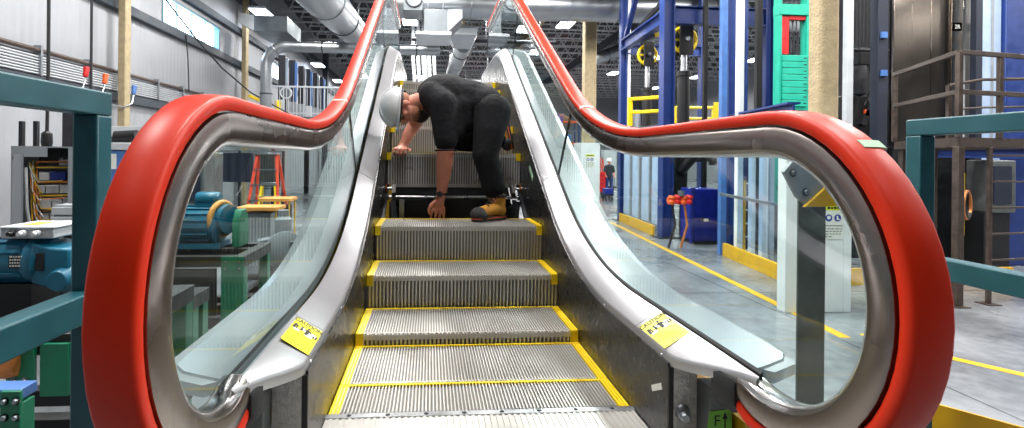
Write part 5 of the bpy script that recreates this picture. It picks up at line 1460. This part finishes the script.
x = col_at(761, 9.6); tag(MB().b2((x-.055, 9.66, 2.7), (x+.055, 9.76, 7.6)).build('guide_post', 'black', bevel=.008), 'black guide post between the white guide and the teal weight stack', 'post')
# teal counterweight frame with stacked slabs
Y = 8.3; a, b = at(780, 5, Y), at(806, 107, Y)
t = thing('counterweight_frame', 'teal and red counterweight frame holding a stack of teal slabs', 'counterweight', ((a.x+b.x)/2, Y, b.z))
zs = at(790, 55, Y).z; zr = at(790, 16, Y).z
MB().b2((a.x, Y, b.z), (a.x+.04, Y+.16, a.z+.6)).build('frame_side', 'mint_paint', t); MB().b2((b.x-.0, Y, b.z), (b.x+.04, Y+.16, a.z+.6)).build('frame_side', 'mint_paint', t); MB().b2((a.x-.006, Y-.01, zr+.02), (b.x+.04, Y+.17, zr+.20)).build('top_beam', 'mint_paint', t, bevel=.006); MB().b2((a.x, Y, b.z-.05), (b.x+.04, Y+.16, b.z)).build('bottom_beam', 'mint_paint', t)
MB().b2((a.x+.045, Y+.02, zs+.02), (a.x+.045+.13, Y+.15, zr)).build('red_guide', 'red_paint', t, label='red guide plate'); MB().b2((a.x+.18, Y+.02, zr-.05), (b.x-.005, Y+.15, zr+.01)).build('red_guide', 'red_paint', t, label='red guide plate')
for k in range(3):
    q = V((a.x+.23+.075*k, Y+.08, zr-.06)); MB().lathe([(.001, 0), (.03, 0), (.035, -.1), (.025, -.18), (.001, -.18)], q, (0, 0, 1), 12).build('rope_socket', 'galv', t); MB().cyl(q+V((0, 0, -.18)), V((q.x, q.y, zs+.01)), .018, n=8).build('tie_rod', 'dark_steel', t); MB().cyl(V((q.x, q.y, zr+.2)), V((q.x, q.y, 7.4)), .012, n=6).build('rope', 'dark_steel', t)
n = 8
for k in range(n):
    z0 = b.z+(zs-b.z)*k/n; m = MB().b2((a.x+.045, Y-.02, z0+.003), (b.x-.004, Y+.14, z0+(zs-b.z)/n-.004)).build('weight_slab', 'mint_paint', t, bevel=.006)
    MB().b2((b.x-.06, Y-.023, z0+.05), (b.x-.012, Y-.019, z0+.065)).build('grip_slot', 'black', m)

# grey steel stand with bolted gusset close behind the right glass
Y = 3.0; a, b = at(799, 168, Y), at(824, 388, Y)
t = thing('gusset_stand', 'grey steel post with a bolted gusset plate just behind the right glass', 'stand', ((a.x+b.x)/2, Y, 0))
w = b.x-a.x; m = MB(); m.b2((a.x, Y, 0), (b.x, Y+.012, 1.83)); m.b2((a.x+w/2-.006, Y+.012, 0), (a.x+w/2+.006, Y+.09, 1.83)); m.b2((a.x+.07, Y+.09, 0), (b.x+.02, Y+.10, 1.83)); m.build('post', 'post_grey', t, smooth=0)
MB().b2((a.x-.06, Y-.05, 0), (b.x+.06, Y+.18, .012)).build('foot_plate', 'dark_steel', t)
o = [at(px, py, Y-.03) for px, py in ((784, 172), (794, 160), (810, 152), (834, 166), (828, 184), (806, 205), (797, 197))]
gp_ = MB().prism([(q.x, q.z) for q in o], 'y', Y-.03, Y-.002).build('gusset_plate', 'grey_paint', t, bevel=.003, smooth=0)
for px, py in ((793, 173), (806, 192)): q = at(px, py, Y-.03); bolt(gp_, q, (0, -1, 0), .016)
o = [at(px, py, Y-.05) for px, py in ((804, 207), (832, 182), (844, 198), (846, 206))]
MB().prism([(q.x, q.z) for q in o], 'y', Y-.055, Y-.031).build('yellow_plate', 'yellow_paint', t, bevel=.003, smooth=0)

# elevator car of stainless panels
Y = 8.6
E_ = thing('elevator_front', 'brushed stainless elevator front behind the brown railing', 'elevator', (at(930, 100, Y).x, Y, 2.1))
xs = [at(px, 100, Y).x for px in (893, 901, 913, 932, 951, 963)]
zt_, z0_ = 5.4, 2.12
for k, (u, v, d) in enumerate(((0, 1, 0), (1, 2, .02), (2, 3, .03), (3, 4, .03), (4, 5, .0))):
    MB().b2((xs[u]+.004, Y+d, z0_), (xs[v]-.004, Y+d+.05, zt_)).build('stainless_panel', 'stainless', E_, bevel=.004)
MB().b2((xs[0]-.01, Y+.08, z0_-.1), (xs[5]+.02, Y+1.4, zt_+.02)).build('car_body', 'dark_steel', E_)
MB().b2((xs[5]+.01, Y-.10, z0_), (xs[5]+.16, Y-.02, zt_)).build('jamb', 'galv', E_, bevel=.004); MB().b2((xs[5]+.02, Y-.16, at(970, 40, Y).z), (xs[5]+.15, Y-.10, at(970, 34, Y).z)).build('bracket', 'light_grey', E_)
q = at(957.5, 26.5, Y-.02); pl = MB().b2((q.x-.085, Y-.02, q.z-.07), (q.x+.085, Y-.001, q.z+.07)).build('floor_indicator', 'screen_off', E_, label='black floor indicator')
text_mesh('2R', .10, lambda u, v: V((q.x+u, Y-.0215, q.z-.036+v)), 'white_vinyl', 'indicator_text', pl)
for dz in (0, .18): MB().cyl((xs[5]+.08, Y-.12, at(970, 52, Y).z-dz), (xs[5]+.08, Y-.10, at(970, 52, Y).z-dz), .025, n=14).build('button', 'black', E_)
MB().b2((xs[0], Y+.0, 0), (xs[5]+.16, Y+1.2, z0_-.11)).build('base_box', 'black', E_)
# blue-violet film panel and column right of it
Y = 8.3
t = thing('film_panel', 'tall violet-blue film covered panel right of the elevator', 'panel', (at(990, 80, Y).x, Y, 2.1))
a, b = at(976, 60, Y).x, at(1002, 60, Y).x
MB().b2((a, Y, 0), (a+.12, Y+.1, 5.6)).build('edge_post', 'navy', t); MB().b2((a+.13, Y+.02, .3), (b, Y+.05, 5.6)).build('film_sheet', 'panel_pale', t); MB().b2((a+.3, Y+.005, .3), (a+.34, Y+.02, 5.6)).build('mullion', 'grey_paint', t)
tag(MB().b2((b+.02, Y-.05, 0), (b+.75, Y+.25, 5.8)).build('blue_column', 'blue_steel', bevel=.02), 'broad dark blue column at the right edge of the scene', 'column')
# grey and dark posts with hanging robot head between tan column and elevator
x = at(848, 60, 8.4).x; tag(MB().b2((x-.06, 8.35, 0), (x+.06, 8.45, 7)).build('grey_post', 'light_grey', bevel=.008), 'pale grey post just right of the near tan column', 'post')
x = at(879, 60, 8.2).x
t = thing('dark_mast', 'dark blue mast with small blue clips beside the elevator', 'mast', (x, 8.2, 0)); MB().b2((x-.09, 8.12, 0), (x+.09, 8.28, 7)).build('mast', 'navy', t, bevel=.008)
for py in (35, 73): q = at(884, py, 8.1); MB().b2((q.x-.05, 8.08, q.z-.05), (q.x+.05, 8.12, q.z+.05)).build('clip', 'blue_light', t)
a, b = at(845, 50, 8.55), at(888, 51, 8.55); tag(MB().cyl(a, b, .03, n=10).build('cross_pipe', 'dark_steel'), 'thin dark pipe crossing at the grey post and the dark mast', 'pipe')
Y = 8.75; p = at(861, 55, Y); t = thing('hanging_hoist', 'black hoist block hanging on chains behind the grey post', 'hoist', p)
MB().b2((p.x-.12, Y-.1, p.z-.2), (p.x+.12, Y+.1, p.z+.12)).build('block', 'black', t, bevel=.03); MB().lathe([(.001, .0), (.10, .0), (.13, -.2), (.09, -.5), (.001, -.55)], (p.x-.02, Y, p.z-.2), (0, 0, 1), 16).build('hook_block', 'dark_steel', t)
for dx in (-.09, -.03, .04, .10): MB().cyl((p.x+dx, Y, p.z+.12), (p.x+dx*1.4, Y, 7.6), .012, n=6).build('chain', 'cable_black', t)
MB().tube([(p.x+.1, Y, p.z), (p.x+.2, Y-.05, p.z-.5), (p.x+.08, Y, p.z-.9)], .015, 6).build('lead', 'cable_black', t)
Y = 10.6; zq = at(860, 92, Y).z
handrail('yellow_railing', 'yellow railing on the high platform behind the hanging hoist', [(at(838, 80, Y).x, Y), (at(857, 80, Y).x, Y), (at(876, 80, Y).x, Y)], zq, .62, r=.045)
t = thing('high_platform', 'dark platform carrying the hoist railing behind the near tan column', 'platform', (at(862, 110, Y).x, Y, 0)); MB().b2((at(832, 100, Y).x, Y-.3, zq-.25), (at(892, 100, Y).x, Y+1.6, zq)).build('deck', 'dark_steel', t)
for px in (836, 888): xx = at(px, 100, Y).x; MB().b2((xx-.06, Y+.2, 0), (xx+.06, Y+.32, zq-.25)).build('leg', 'dark_steel', t)
Y = 8.9; a, b = at(843, 104, Y), at(870, 128, Y); t = thing('drive_machine', 'dark drive machine with a slanted arm on the platform left of the elevator', 'machine', ((a.x+b.x)/2, Y, b.z)); MB().b2((a.x, Y, 1.6), (b.x, Y+.5, at(860, 96, Y).z)).build('housing', 'black', t, bevel=.02); MB().bar(at(862, 125, Y-.05), at(872, 99, Y-.05), .08, .1).build('arm', 'dark_steel', t); q = at(868, 113, Y-.06); MB().b2((q.x-.08, Y-.09, q.z-.06), (q.x+.06, Y-.04, q.z+.06)).build('orange_guard', 'orange', t, bevel=.01); MB().b2((a.x+.1, Y+.1, 0), (b.x-.1, Y+.4, 1.6)).build('pedestal', 'dark_steel', t)

t = thing('partition_panel', 'pale ribbed partition panel standing behind the hanging hoist', 'partition', (at(868, 60, 12.6).x, 12.6, 0))
a, b = at(836, 60, 12.6).x, at(894, 60, 12.6).x
MB().b2((a, 12.6, .02), (b, 12.66, 6.6)).build('board', 'light_grey', t)
for k in range(6): MB().b2((a+(b-a)*k/5-.03, 12.56, 0), (a+(b-a)*k/5+.03, 12.6, 6.6)).build('batten', 'grey_paint', t)
# brown steel access platform
Y = 5.95; xp = at(959, 100, Y).x; zd = 2.09; zr = 3.14; yb_ = 7.6; xl = at(895, 62, yb_).x
xr = xp+1.6
A = thing('access_platform', 'brown steel access platform with railings in front of the elevator', 'platform', (xp, Y, 0))
q = .028
def bb(p, n, s=q): return MB().bar(p[0], p[1], 2*s, 2*s).build(n, 'rail_brown', A, bevel=.004)
c0, c1, c2 = V((xp, Y, 0)), V((xl, yb_, 0)), V((xr, Y+.25, 0)); u = lambda v, z: V((v.x, v.y, z))
MB().loft([[u(c0, zd-.12), u(c2, zd-.12), V((xr+.2, yb_+.3, zd-.12)), u(c1, zd-.12)], [u(c0, zd), u(c2, zd), V((xr+.2, yb_+.3, zd)), u(c1, zd)]]).build('deck', 'rail_brown', A, smooth=0)
for v in (c0, c1, c2): bb((u(v, zd), u(v, zr)), 'rail_post')
v = c0.lerp(c2, .42); bb((u(v, zd), u(v, zr-.03)), 'rail_post', .026)
for z in (zr, zd+.56):
    bb((u(c0, z), u(c1, z)), 'rail'); bb((u(c0, z), u(c2, z)), 'rail')
for v, s in ((c0, .042), (V((xp+.42, Y+.75, 0)), .045), (c0.lerp(c2, .32), .022), (V((xr, Y+.3, 0)), .04), (c1+V((.1, -.05, 0)), .04)):
    bb((u(v, .012), u(v, zd-.12)), 'leg', s)
    MB().b2((v.x-.09, v.y-.09, 0), (v.x+.09, v.y+.09, .012)).build('foot_plate', 'rail_brown', A)
l0, l1 = c0.lerp(c2, .33), c0.lerp(c2, .95)
for k in range(5): bb((u(l0, .55+.33*k), u(l1, .55+.33*k)), 'cross_bar', .012)
bb((u(l1+V((-.12, .1, 0)), zd), u(l1+V((-.12, .1, 0)), zr-.28)), 'rail_post', .022); bb((u(c0.lerp(c2, .18)+V((0, .35, 0)), zd), u(c0.lerp(c2, .18)+V((0, .35, 0)), zr-.35)), 'rail_post', .024)
MB().tube([u(c0.lerp(c2, .18)+V((0, .35, 0)), zr-.35), u(c0.lerp(c2, .5)+V((0, .3, 0)), zr-.26), u(c2+V((0, .1, 0)), zr-.24)], .02, 8).build('hand_rail', 'rail_brown', A)
MB().tube([u(c0.lerp(c2, .2)+V((0, .3, 0)), zd+.38), u(c0.lerp(c2, .5)+V((0, .3, 0)), zd+.42), u(c2+V((0, .1, 0)), zd+.44)], .014, 8).build('hand_rail', 'rail_brown', A)
# machine room things under the platform
Y = 8.0
ibx = thing('blue_crossbeam', 'dark blue cross beam under the brown platform', 'beam', (at(980, 145, Y).x, Y, 1.85)); ibeam((at(925, 146, Y).x, Y, 1.95), (at(1060, 146, Y).x, Y, 1.95), .2, .16, 'blue_steel', ibx)
a, b = at(985, 160, 7.9), at(1016, 205, 7.9); t = thing('white_unit', 'pale machine unit behind the brown platform bars', 'machine', ((a.x+b.x)/2, 7.9, 0)); MB().b2((a.x+.1, 7.9, .95), (b.x, 8.3, a.z)).build('housing', 'post_grey', t, bevel=.02); MB().b2((a.x+.15, 7.88, 1.1), (b.x-.1, 7.9, a.z-.1)).build('window', 'navy', t); MB().b2((a.x+.05, 7.95, 0), (b.x-.05, 8.25, .95)).build('stand', 'black', t)
p = at(967, 205, 7.6); t = thing('cable_reel', 'coil of yellow-black cable hanging under the brown platform', 'cable coil', p); MB().torus(p, (.6, -1, 0), .22, .022, 32, 8).build('coil', 'copper', t); MB().torus(p+V((.03, .04, 0)), (.6, -1, .05), .20, .04, 32, 8).build('coil', 'cable_black', t); MB().b2(p+V((-.05, .08, -.5)), p+V((.05, .12, .5))).build('hook_post', 'safety_yellow', t)
MB().cyl(V((p.x, p.y+.1, 0)), V((p.x, p.y+.1, p.z-.5)), .03, n=10).build('leg', 'dark_steel', t)
Y = 9.2; t = thing('machine_row', 'dark machine housing deep under the brown platform', 'machine', (at(960, 200, Y).x, Y, 0)); a, b = at(900, 165, Y), at(1010, 260, Y); MB().b2((a.x, Y+.7, .02), (b.x+.6, Y+.9, 1.75)).build('housing', 'navy', t)

# yellow slotted plate at the bottom right
a, b = at(925, 401, 2.35), at(1040, 429, 2.05)
t = thing('slotted_plate', 'yellow steel plate with a long slot low at the right of the escalator', 'plate', ((a.x+b.x)/2, 2.2, 0))
b = V((b.x, b.y, a.z)); d = (b-a).normalized(); nrm = V((-d.y, d.x, 0)); L = (b-a).length+.5
def fp_(s, z, o=0): return a+d*s+V((0, 0, z))+nrm*o
oo = [(0, 0), (L, 0), (L, -.06)]; 
out = [(0, 0), (L, 0), (L, -.07), (.42, -.07), (.36, -.075), (.33, -.095), (.33, -.115), (.36, -.135), (.42, -.14), (L, -.14), (L, -a.z+.1), (0, -a.z+.1)]
MB().loft([[fp_(s, z, o) for s, z in out] for o in (0, .012)]).build('plate', 'yellow_paint', t, smooth=0)
MB().loft([[fp_(s, z, o) for s, z in ((0, -a.z+.1), (L, -a.z+.1), (L, -a.z), (0, -a.z))] for o in (-.06, .08)]).build('foot', 'yellow_paint', t, smooth=0)

# ------------------------------------------------------------------ far aisle
Y = 24.5
p = flo(609, 194); p = V((at(609, 180, Y).x, Y, 0))
MAN2 = thing('person', 'person in a white hard hat and dark vest standing far down the aisle', 'person', p)
b = Blob()
b.chain([p+V((-.1, 0, .9)), p+V((-.11, -.02, .5)), p+V((-.11, 0, .08))], [.085, .065, .05]); b.chain([p+V((.1, 0, .9)), p+V((.12, .03, .5)), p+V((.12, .05, .08))], [.085, .065, .05])
b.chain([p+V((0, 0, .92)), p+V((0, .01, 1.2)), p+V((0, 0, 1.38))], [.13, .14, .13]); b.chain([p+V((0, 0, 1.4)), p+V((0, 0, 1.55))], [.07, .055]); b.ball(p+V((0, 0, 1.64)), (.075, .09, .105))
for sx in (-1, 1): b.chain([p+V((sx*.17, 0, 1.38)), p+V((sx*.23, -.03, 1.1)), p+V((sx*.20, -.18, .92))], [.06, .048, .038]); b.ball(p+V((sx*.19, -.24, .9)), (.04, .06, .03))
b.build('body', 'skin', MAN2, .02, 3)
v_ = Blob(); v_.chain([p+V((0, 0, .92)), p+V((0, .01, 1.2)), p+V((0, 0, 1.38))], [.15, .16, .15]); v_.cap(p+V((-.16, 0, 1.4)), p+V((.16, 0, 1.4)), .075, .075)
for sx in (-1, 1): v_.cap(p+V((sx*.18, 0, 1.37)), p+V((sx*.225, -.02, 1.16)), .075, .065)
v_.build('vest', 'vest_dark', MAN2, .02, 3)
j_ = Blob()
for sx in (-1, 1): j_.chain([p+V((sx*.1, 0, .92)), p+V((sx*.115, 0, .5)), p+V((sx*.115, .02, .09))], [.11, .085, .07]); 
j_.build('trousers', 'jeans', MAN2, .02, 2)
for sx in (-1, 1): MB().ell(p+V((sx*.115, -.06, .05)), (.055, .14, .05)).build('shoe', 'black', MAN2)
MB().lathe([(.135, -.0), (.135, .02), (.125, .04), (.11, .11), (.06, .155), (.001, .165)], p+V((0, 0, 1.66)), (0, 0, 1), 24).build('hard_hat', 'hat', MAN2)
x = at(601, 180, 25.6).x
t = thing('step_ladder', 'orange step ladder far down the aisle beside the standing person', 'ladder', (x, 26.2, 0)); ladder(t, (x, 26.2, 0), 1.9, .8, .8, 'ladder_orange', 5)
x = at(614.5, 180, 25.6).x
t = thing('step_ladder', 'orange step ladder far down the aisle against the blue tower column', 'ladder', (x, 27.6, 0)); ladder(t, (x, 27.6, 0), 1.8, .6, .8, 'ladder_orange', 5)
Y = 24.0; a, b = at(598.5, 172, Y), at(605.5, 187, Y); t = thing('tool_cart', 'red tool cart standing far down the aisle', 'cart', ((a.x+b.x)/2, Y, 0))
MB().b2((a.x, Y, .2), (b.x, Y+.5, a.z)).build('chest', 'red_paint', t, bevel=.02)
for k in range(4): MB().b2((a.x+.03, Y-.015, .28+.2*k), (b.x-.03, Y, .44+.2*k)).build('drawer', 'red_paint', t, bevel=.006); MB().b2((a.x+.06, Y-.03, .385+.2*k), (b.x-.06, Y-.015, .405+.2*k)).build('drawer_pull', 'black', t)
for sx in (a.x+.05, b.x-.05):
    for sy in (Y+.06, Y+.44): MB().lathe([(.001, -.02), (.09, -.02), (.09, .02), (.001, .02)], (sx, sy, .092), (1, 0, 0), 16).build('wheel', 'black', t)
    MB().b2((sx-.015, Y+.05, .1), (sx+.015, Y+.45, .2)).build('fork', 'dark_steel', t)
Y = 21.5; a, b = at(605, 184, Y), at(614, 198, Y); t = thing('platform_trolley', 'dark trolley with a blue tub standing in the far aisle', 'trolley', ((a.x+b.x)/2, Y, 0))
MB().b2((a.x, Y, .22), (b.x, Y+.5, .27)).build('deck', 'dark_steel', t); MB().b2((a.x+.03, Y+.03, .27), (b.x-.03, Y+.45, .52)).build('tub', 'blue_deep', t, bevel=.02)
for sx in (a.x+.06, b.x-.06):
    for sy in (Y+.06, Y+.44): MB().lathe([(.001, -.02), (.11, -.02), (.11, .02), (.001, .02)], (sx, sy, .111), (1, 0, 0), 16).build('wheel', 'black', t)
MB().tube([(b.x-.02, Y+.05, .27), (b.x+.03, Y+.05, .95), (b.x+.03, Y+.45, .95), (b.x-.02, Y+.45, .27)], .015, 8).build('handle', 'dark_steel', t)
# blue jib hoist, cabinets and racks seen through the upper right glass
Y = 20.0; x = at(556, 140, Y).x; t = thing('jib_hoist', 'blue jib hoist far behind the right glass', 'hoist', (x, Y, 0)); zt_ = at(556, 114, Y).z
MB().b2((x+.15, Y-.05, 0), (x+.25, Y+.05, zt_)).build('mast', 'blue_deep', t, bevel=.01); MB().b2((x-.35, Y-.05, zt_-.12), (x+.3, Y+.05, zt_)).build('arm', 'blue_deep', t, bevel=.01); MB().b2((x-.3, Y-.08, zt_-.55), (x-.1, Y+.08, zt_-.25)).build('trolley_motor', 'blue_deep', t, bevel=.03); MB().cyl((x-.2, Y, zt_-.25), (x-.2, Y, zt_-.12), .02, n=6).build('chain', 'dark_steel', t); MB().lathe([(.001, .0), (.16, .0), (.16, -.12), (.001, -.12)], (x-.05, Y, zt_-.75), (0, 0, 1), 16).build('hook_cup', 'blue_deep', t); MB().cyl((x-.05, Y, zt_-.75), (x-.05, Y, zt_-.12), .012, n=6).build('chain', 'dark_steel', t)
for k, (xa_, xb_, pt, Y, m, lab) in enumerate(((520, 536, 150, 19.0, 'light_grey', 'pale grey floor cabinet far behind the right glass, by the steps'), (538, 551, 158, 18.6, 'white_paint', 'white floor cabinet beneath the blue jib hoist'), (562, 578, 150, 22, 'grey_paint', 'grey floor cabinet left of the far boxed column foot'), (604, 617, 150, 31, 'light_grey', 'pale cabinet at the end of the aisle behind the standing person'))):
    a, b = at(xa_, pt, Y), at(xb_, pt, Y); t = thing('floor_cabinet', lab, 'cabinet', ((a.x+b.x)/2, Y, 0), 'cabinets far down the hall')
    MB().b2((a.x, Y, .1), (b.x, Y+.6, a.z)).build('carcass', m, t, bevel=.015); MB().b2((a.x+.03, Y+.03, 0), (b.x-.03, Y+.57, .1)).build('plinth', 'black', t)
    mid = (a.x+b.x)/2
    for u0, u1 in ((a.x+.03, mid-.005), (mid+.005, b.x-.03)): dd = MB().b2((u0, Y-.02, .15), (u1, Y-.001, a.z-.05)).build('door', m, t, bevel=.006); MB().b2((u1-.08 if u0 < mid-.1 else u0+.05, Y-.04, a.z*.55), (u1-.05 if u0 < mid-.1 else u0+.08, Y-.02, a.z*.55+.14)).build('handle', 'black', dd)
def rack(x0, x1, Y, levels, lab, m='blue_steel'):
    t = thing('storage_rack', lab, 'rack', ((x0+x1)/2, Y, 0)); zt = levels[-1]+.5
    for x in (x0, x1-.08):
        for y in (Y, Y+1.0): MB().b2((x, y, 0), (x+.08, y+.08, zt)).build('upright', m, t)
    for z in levels: MB().b2((x0+.08, Y, z-.10), (x1-.08, Y+1.08, z)).build('shelf', 'orange' if m == 'blue_steel' else 'light_grey', t)
    return t


rack(at(505, 100, 33).x, at(580, 100, 33).x, 33, (1.4, 2.8, 4.2), 'tall blue and orange storage rack at the far end behind the right glass')
rack(at(432, 100, 40).x, at(492, 100, 40).x, 40, (1.4, 2.8, 4.2), 'pale storage rack far behind the escalator head', 'light_grey')
for k, (px, lv, w, m) in enumerate(((512, 1.4, .9, 'comp_white'), (530, 1.4, 1.1, 'pallet_wood'), (548, 1.4, .8, 'grey_paint'), (566, 1.4, 1.0, 'comp_white'), (518, 2.8, 1.0, 'pallet_wood'), (540, 2.8, 1.2, 'comp_white'), (564, 2.8, .8, 'blue_light'))):
    x = at(px, 100, 33.5).x; tag(MB().b2((x-w/2, 33.1, lv+.002), (x+w/2, 33.9, lv+.5+.1*(k % 3))).build('crate', m, bevel=.02), ['white crate on the lowest rack shelf, beside the steps', 'wooden crate on the lowest rack shelf', 'grey crate on the lowest rack shelf', 'white crate on the lowest rack shelf, nearest the far column', 'wooden crate on the middle rack shelf', 'wide white crate on the middle rack shelf', 'light blue crate on the middle rack shelf'][k], 'crate', 'crates on the far rack')
# vertical conduits on the far wall line, centre right
tag(MB().tube([at(637, 110, 30), V((at(637, 110, 30).x, 30, .02))], .22, 14).build('far_duct', 'galv'), 'upright silver duct far behind the blue tower column', 'duct')

# ================================================================== light and view
w = bpy.data.worlds.new('world'); sc.world = w; w.use_nodes = True
bg = w.node_tree.nodes['Background']; bg.inputs[0].default_value = (.80, .90, 1.0, 1); bg.inputs[1].default_value = 7.0
sc.view_settings.view_transform = 'Standard'; sc.view_settings.look = 'None'
sc.view_settings.exposure = 0.72; sc.view_settings.gamma = 1.0; sc.view_settings.use_curve_mapping = False
sc.cycles.use_denoising = True
sc.cycles.max_bounces = 10; sc.cycles.transparent_max_bounces = 24; sc.cycles.diffuse_bounces = 4; sc.cycles.glossy_bounces = 4
sc.cycles.sample_clamp_indirect = 8.0; sc.cycles.caustics_reflective = False; sc.cycles.caustics_refractive = False
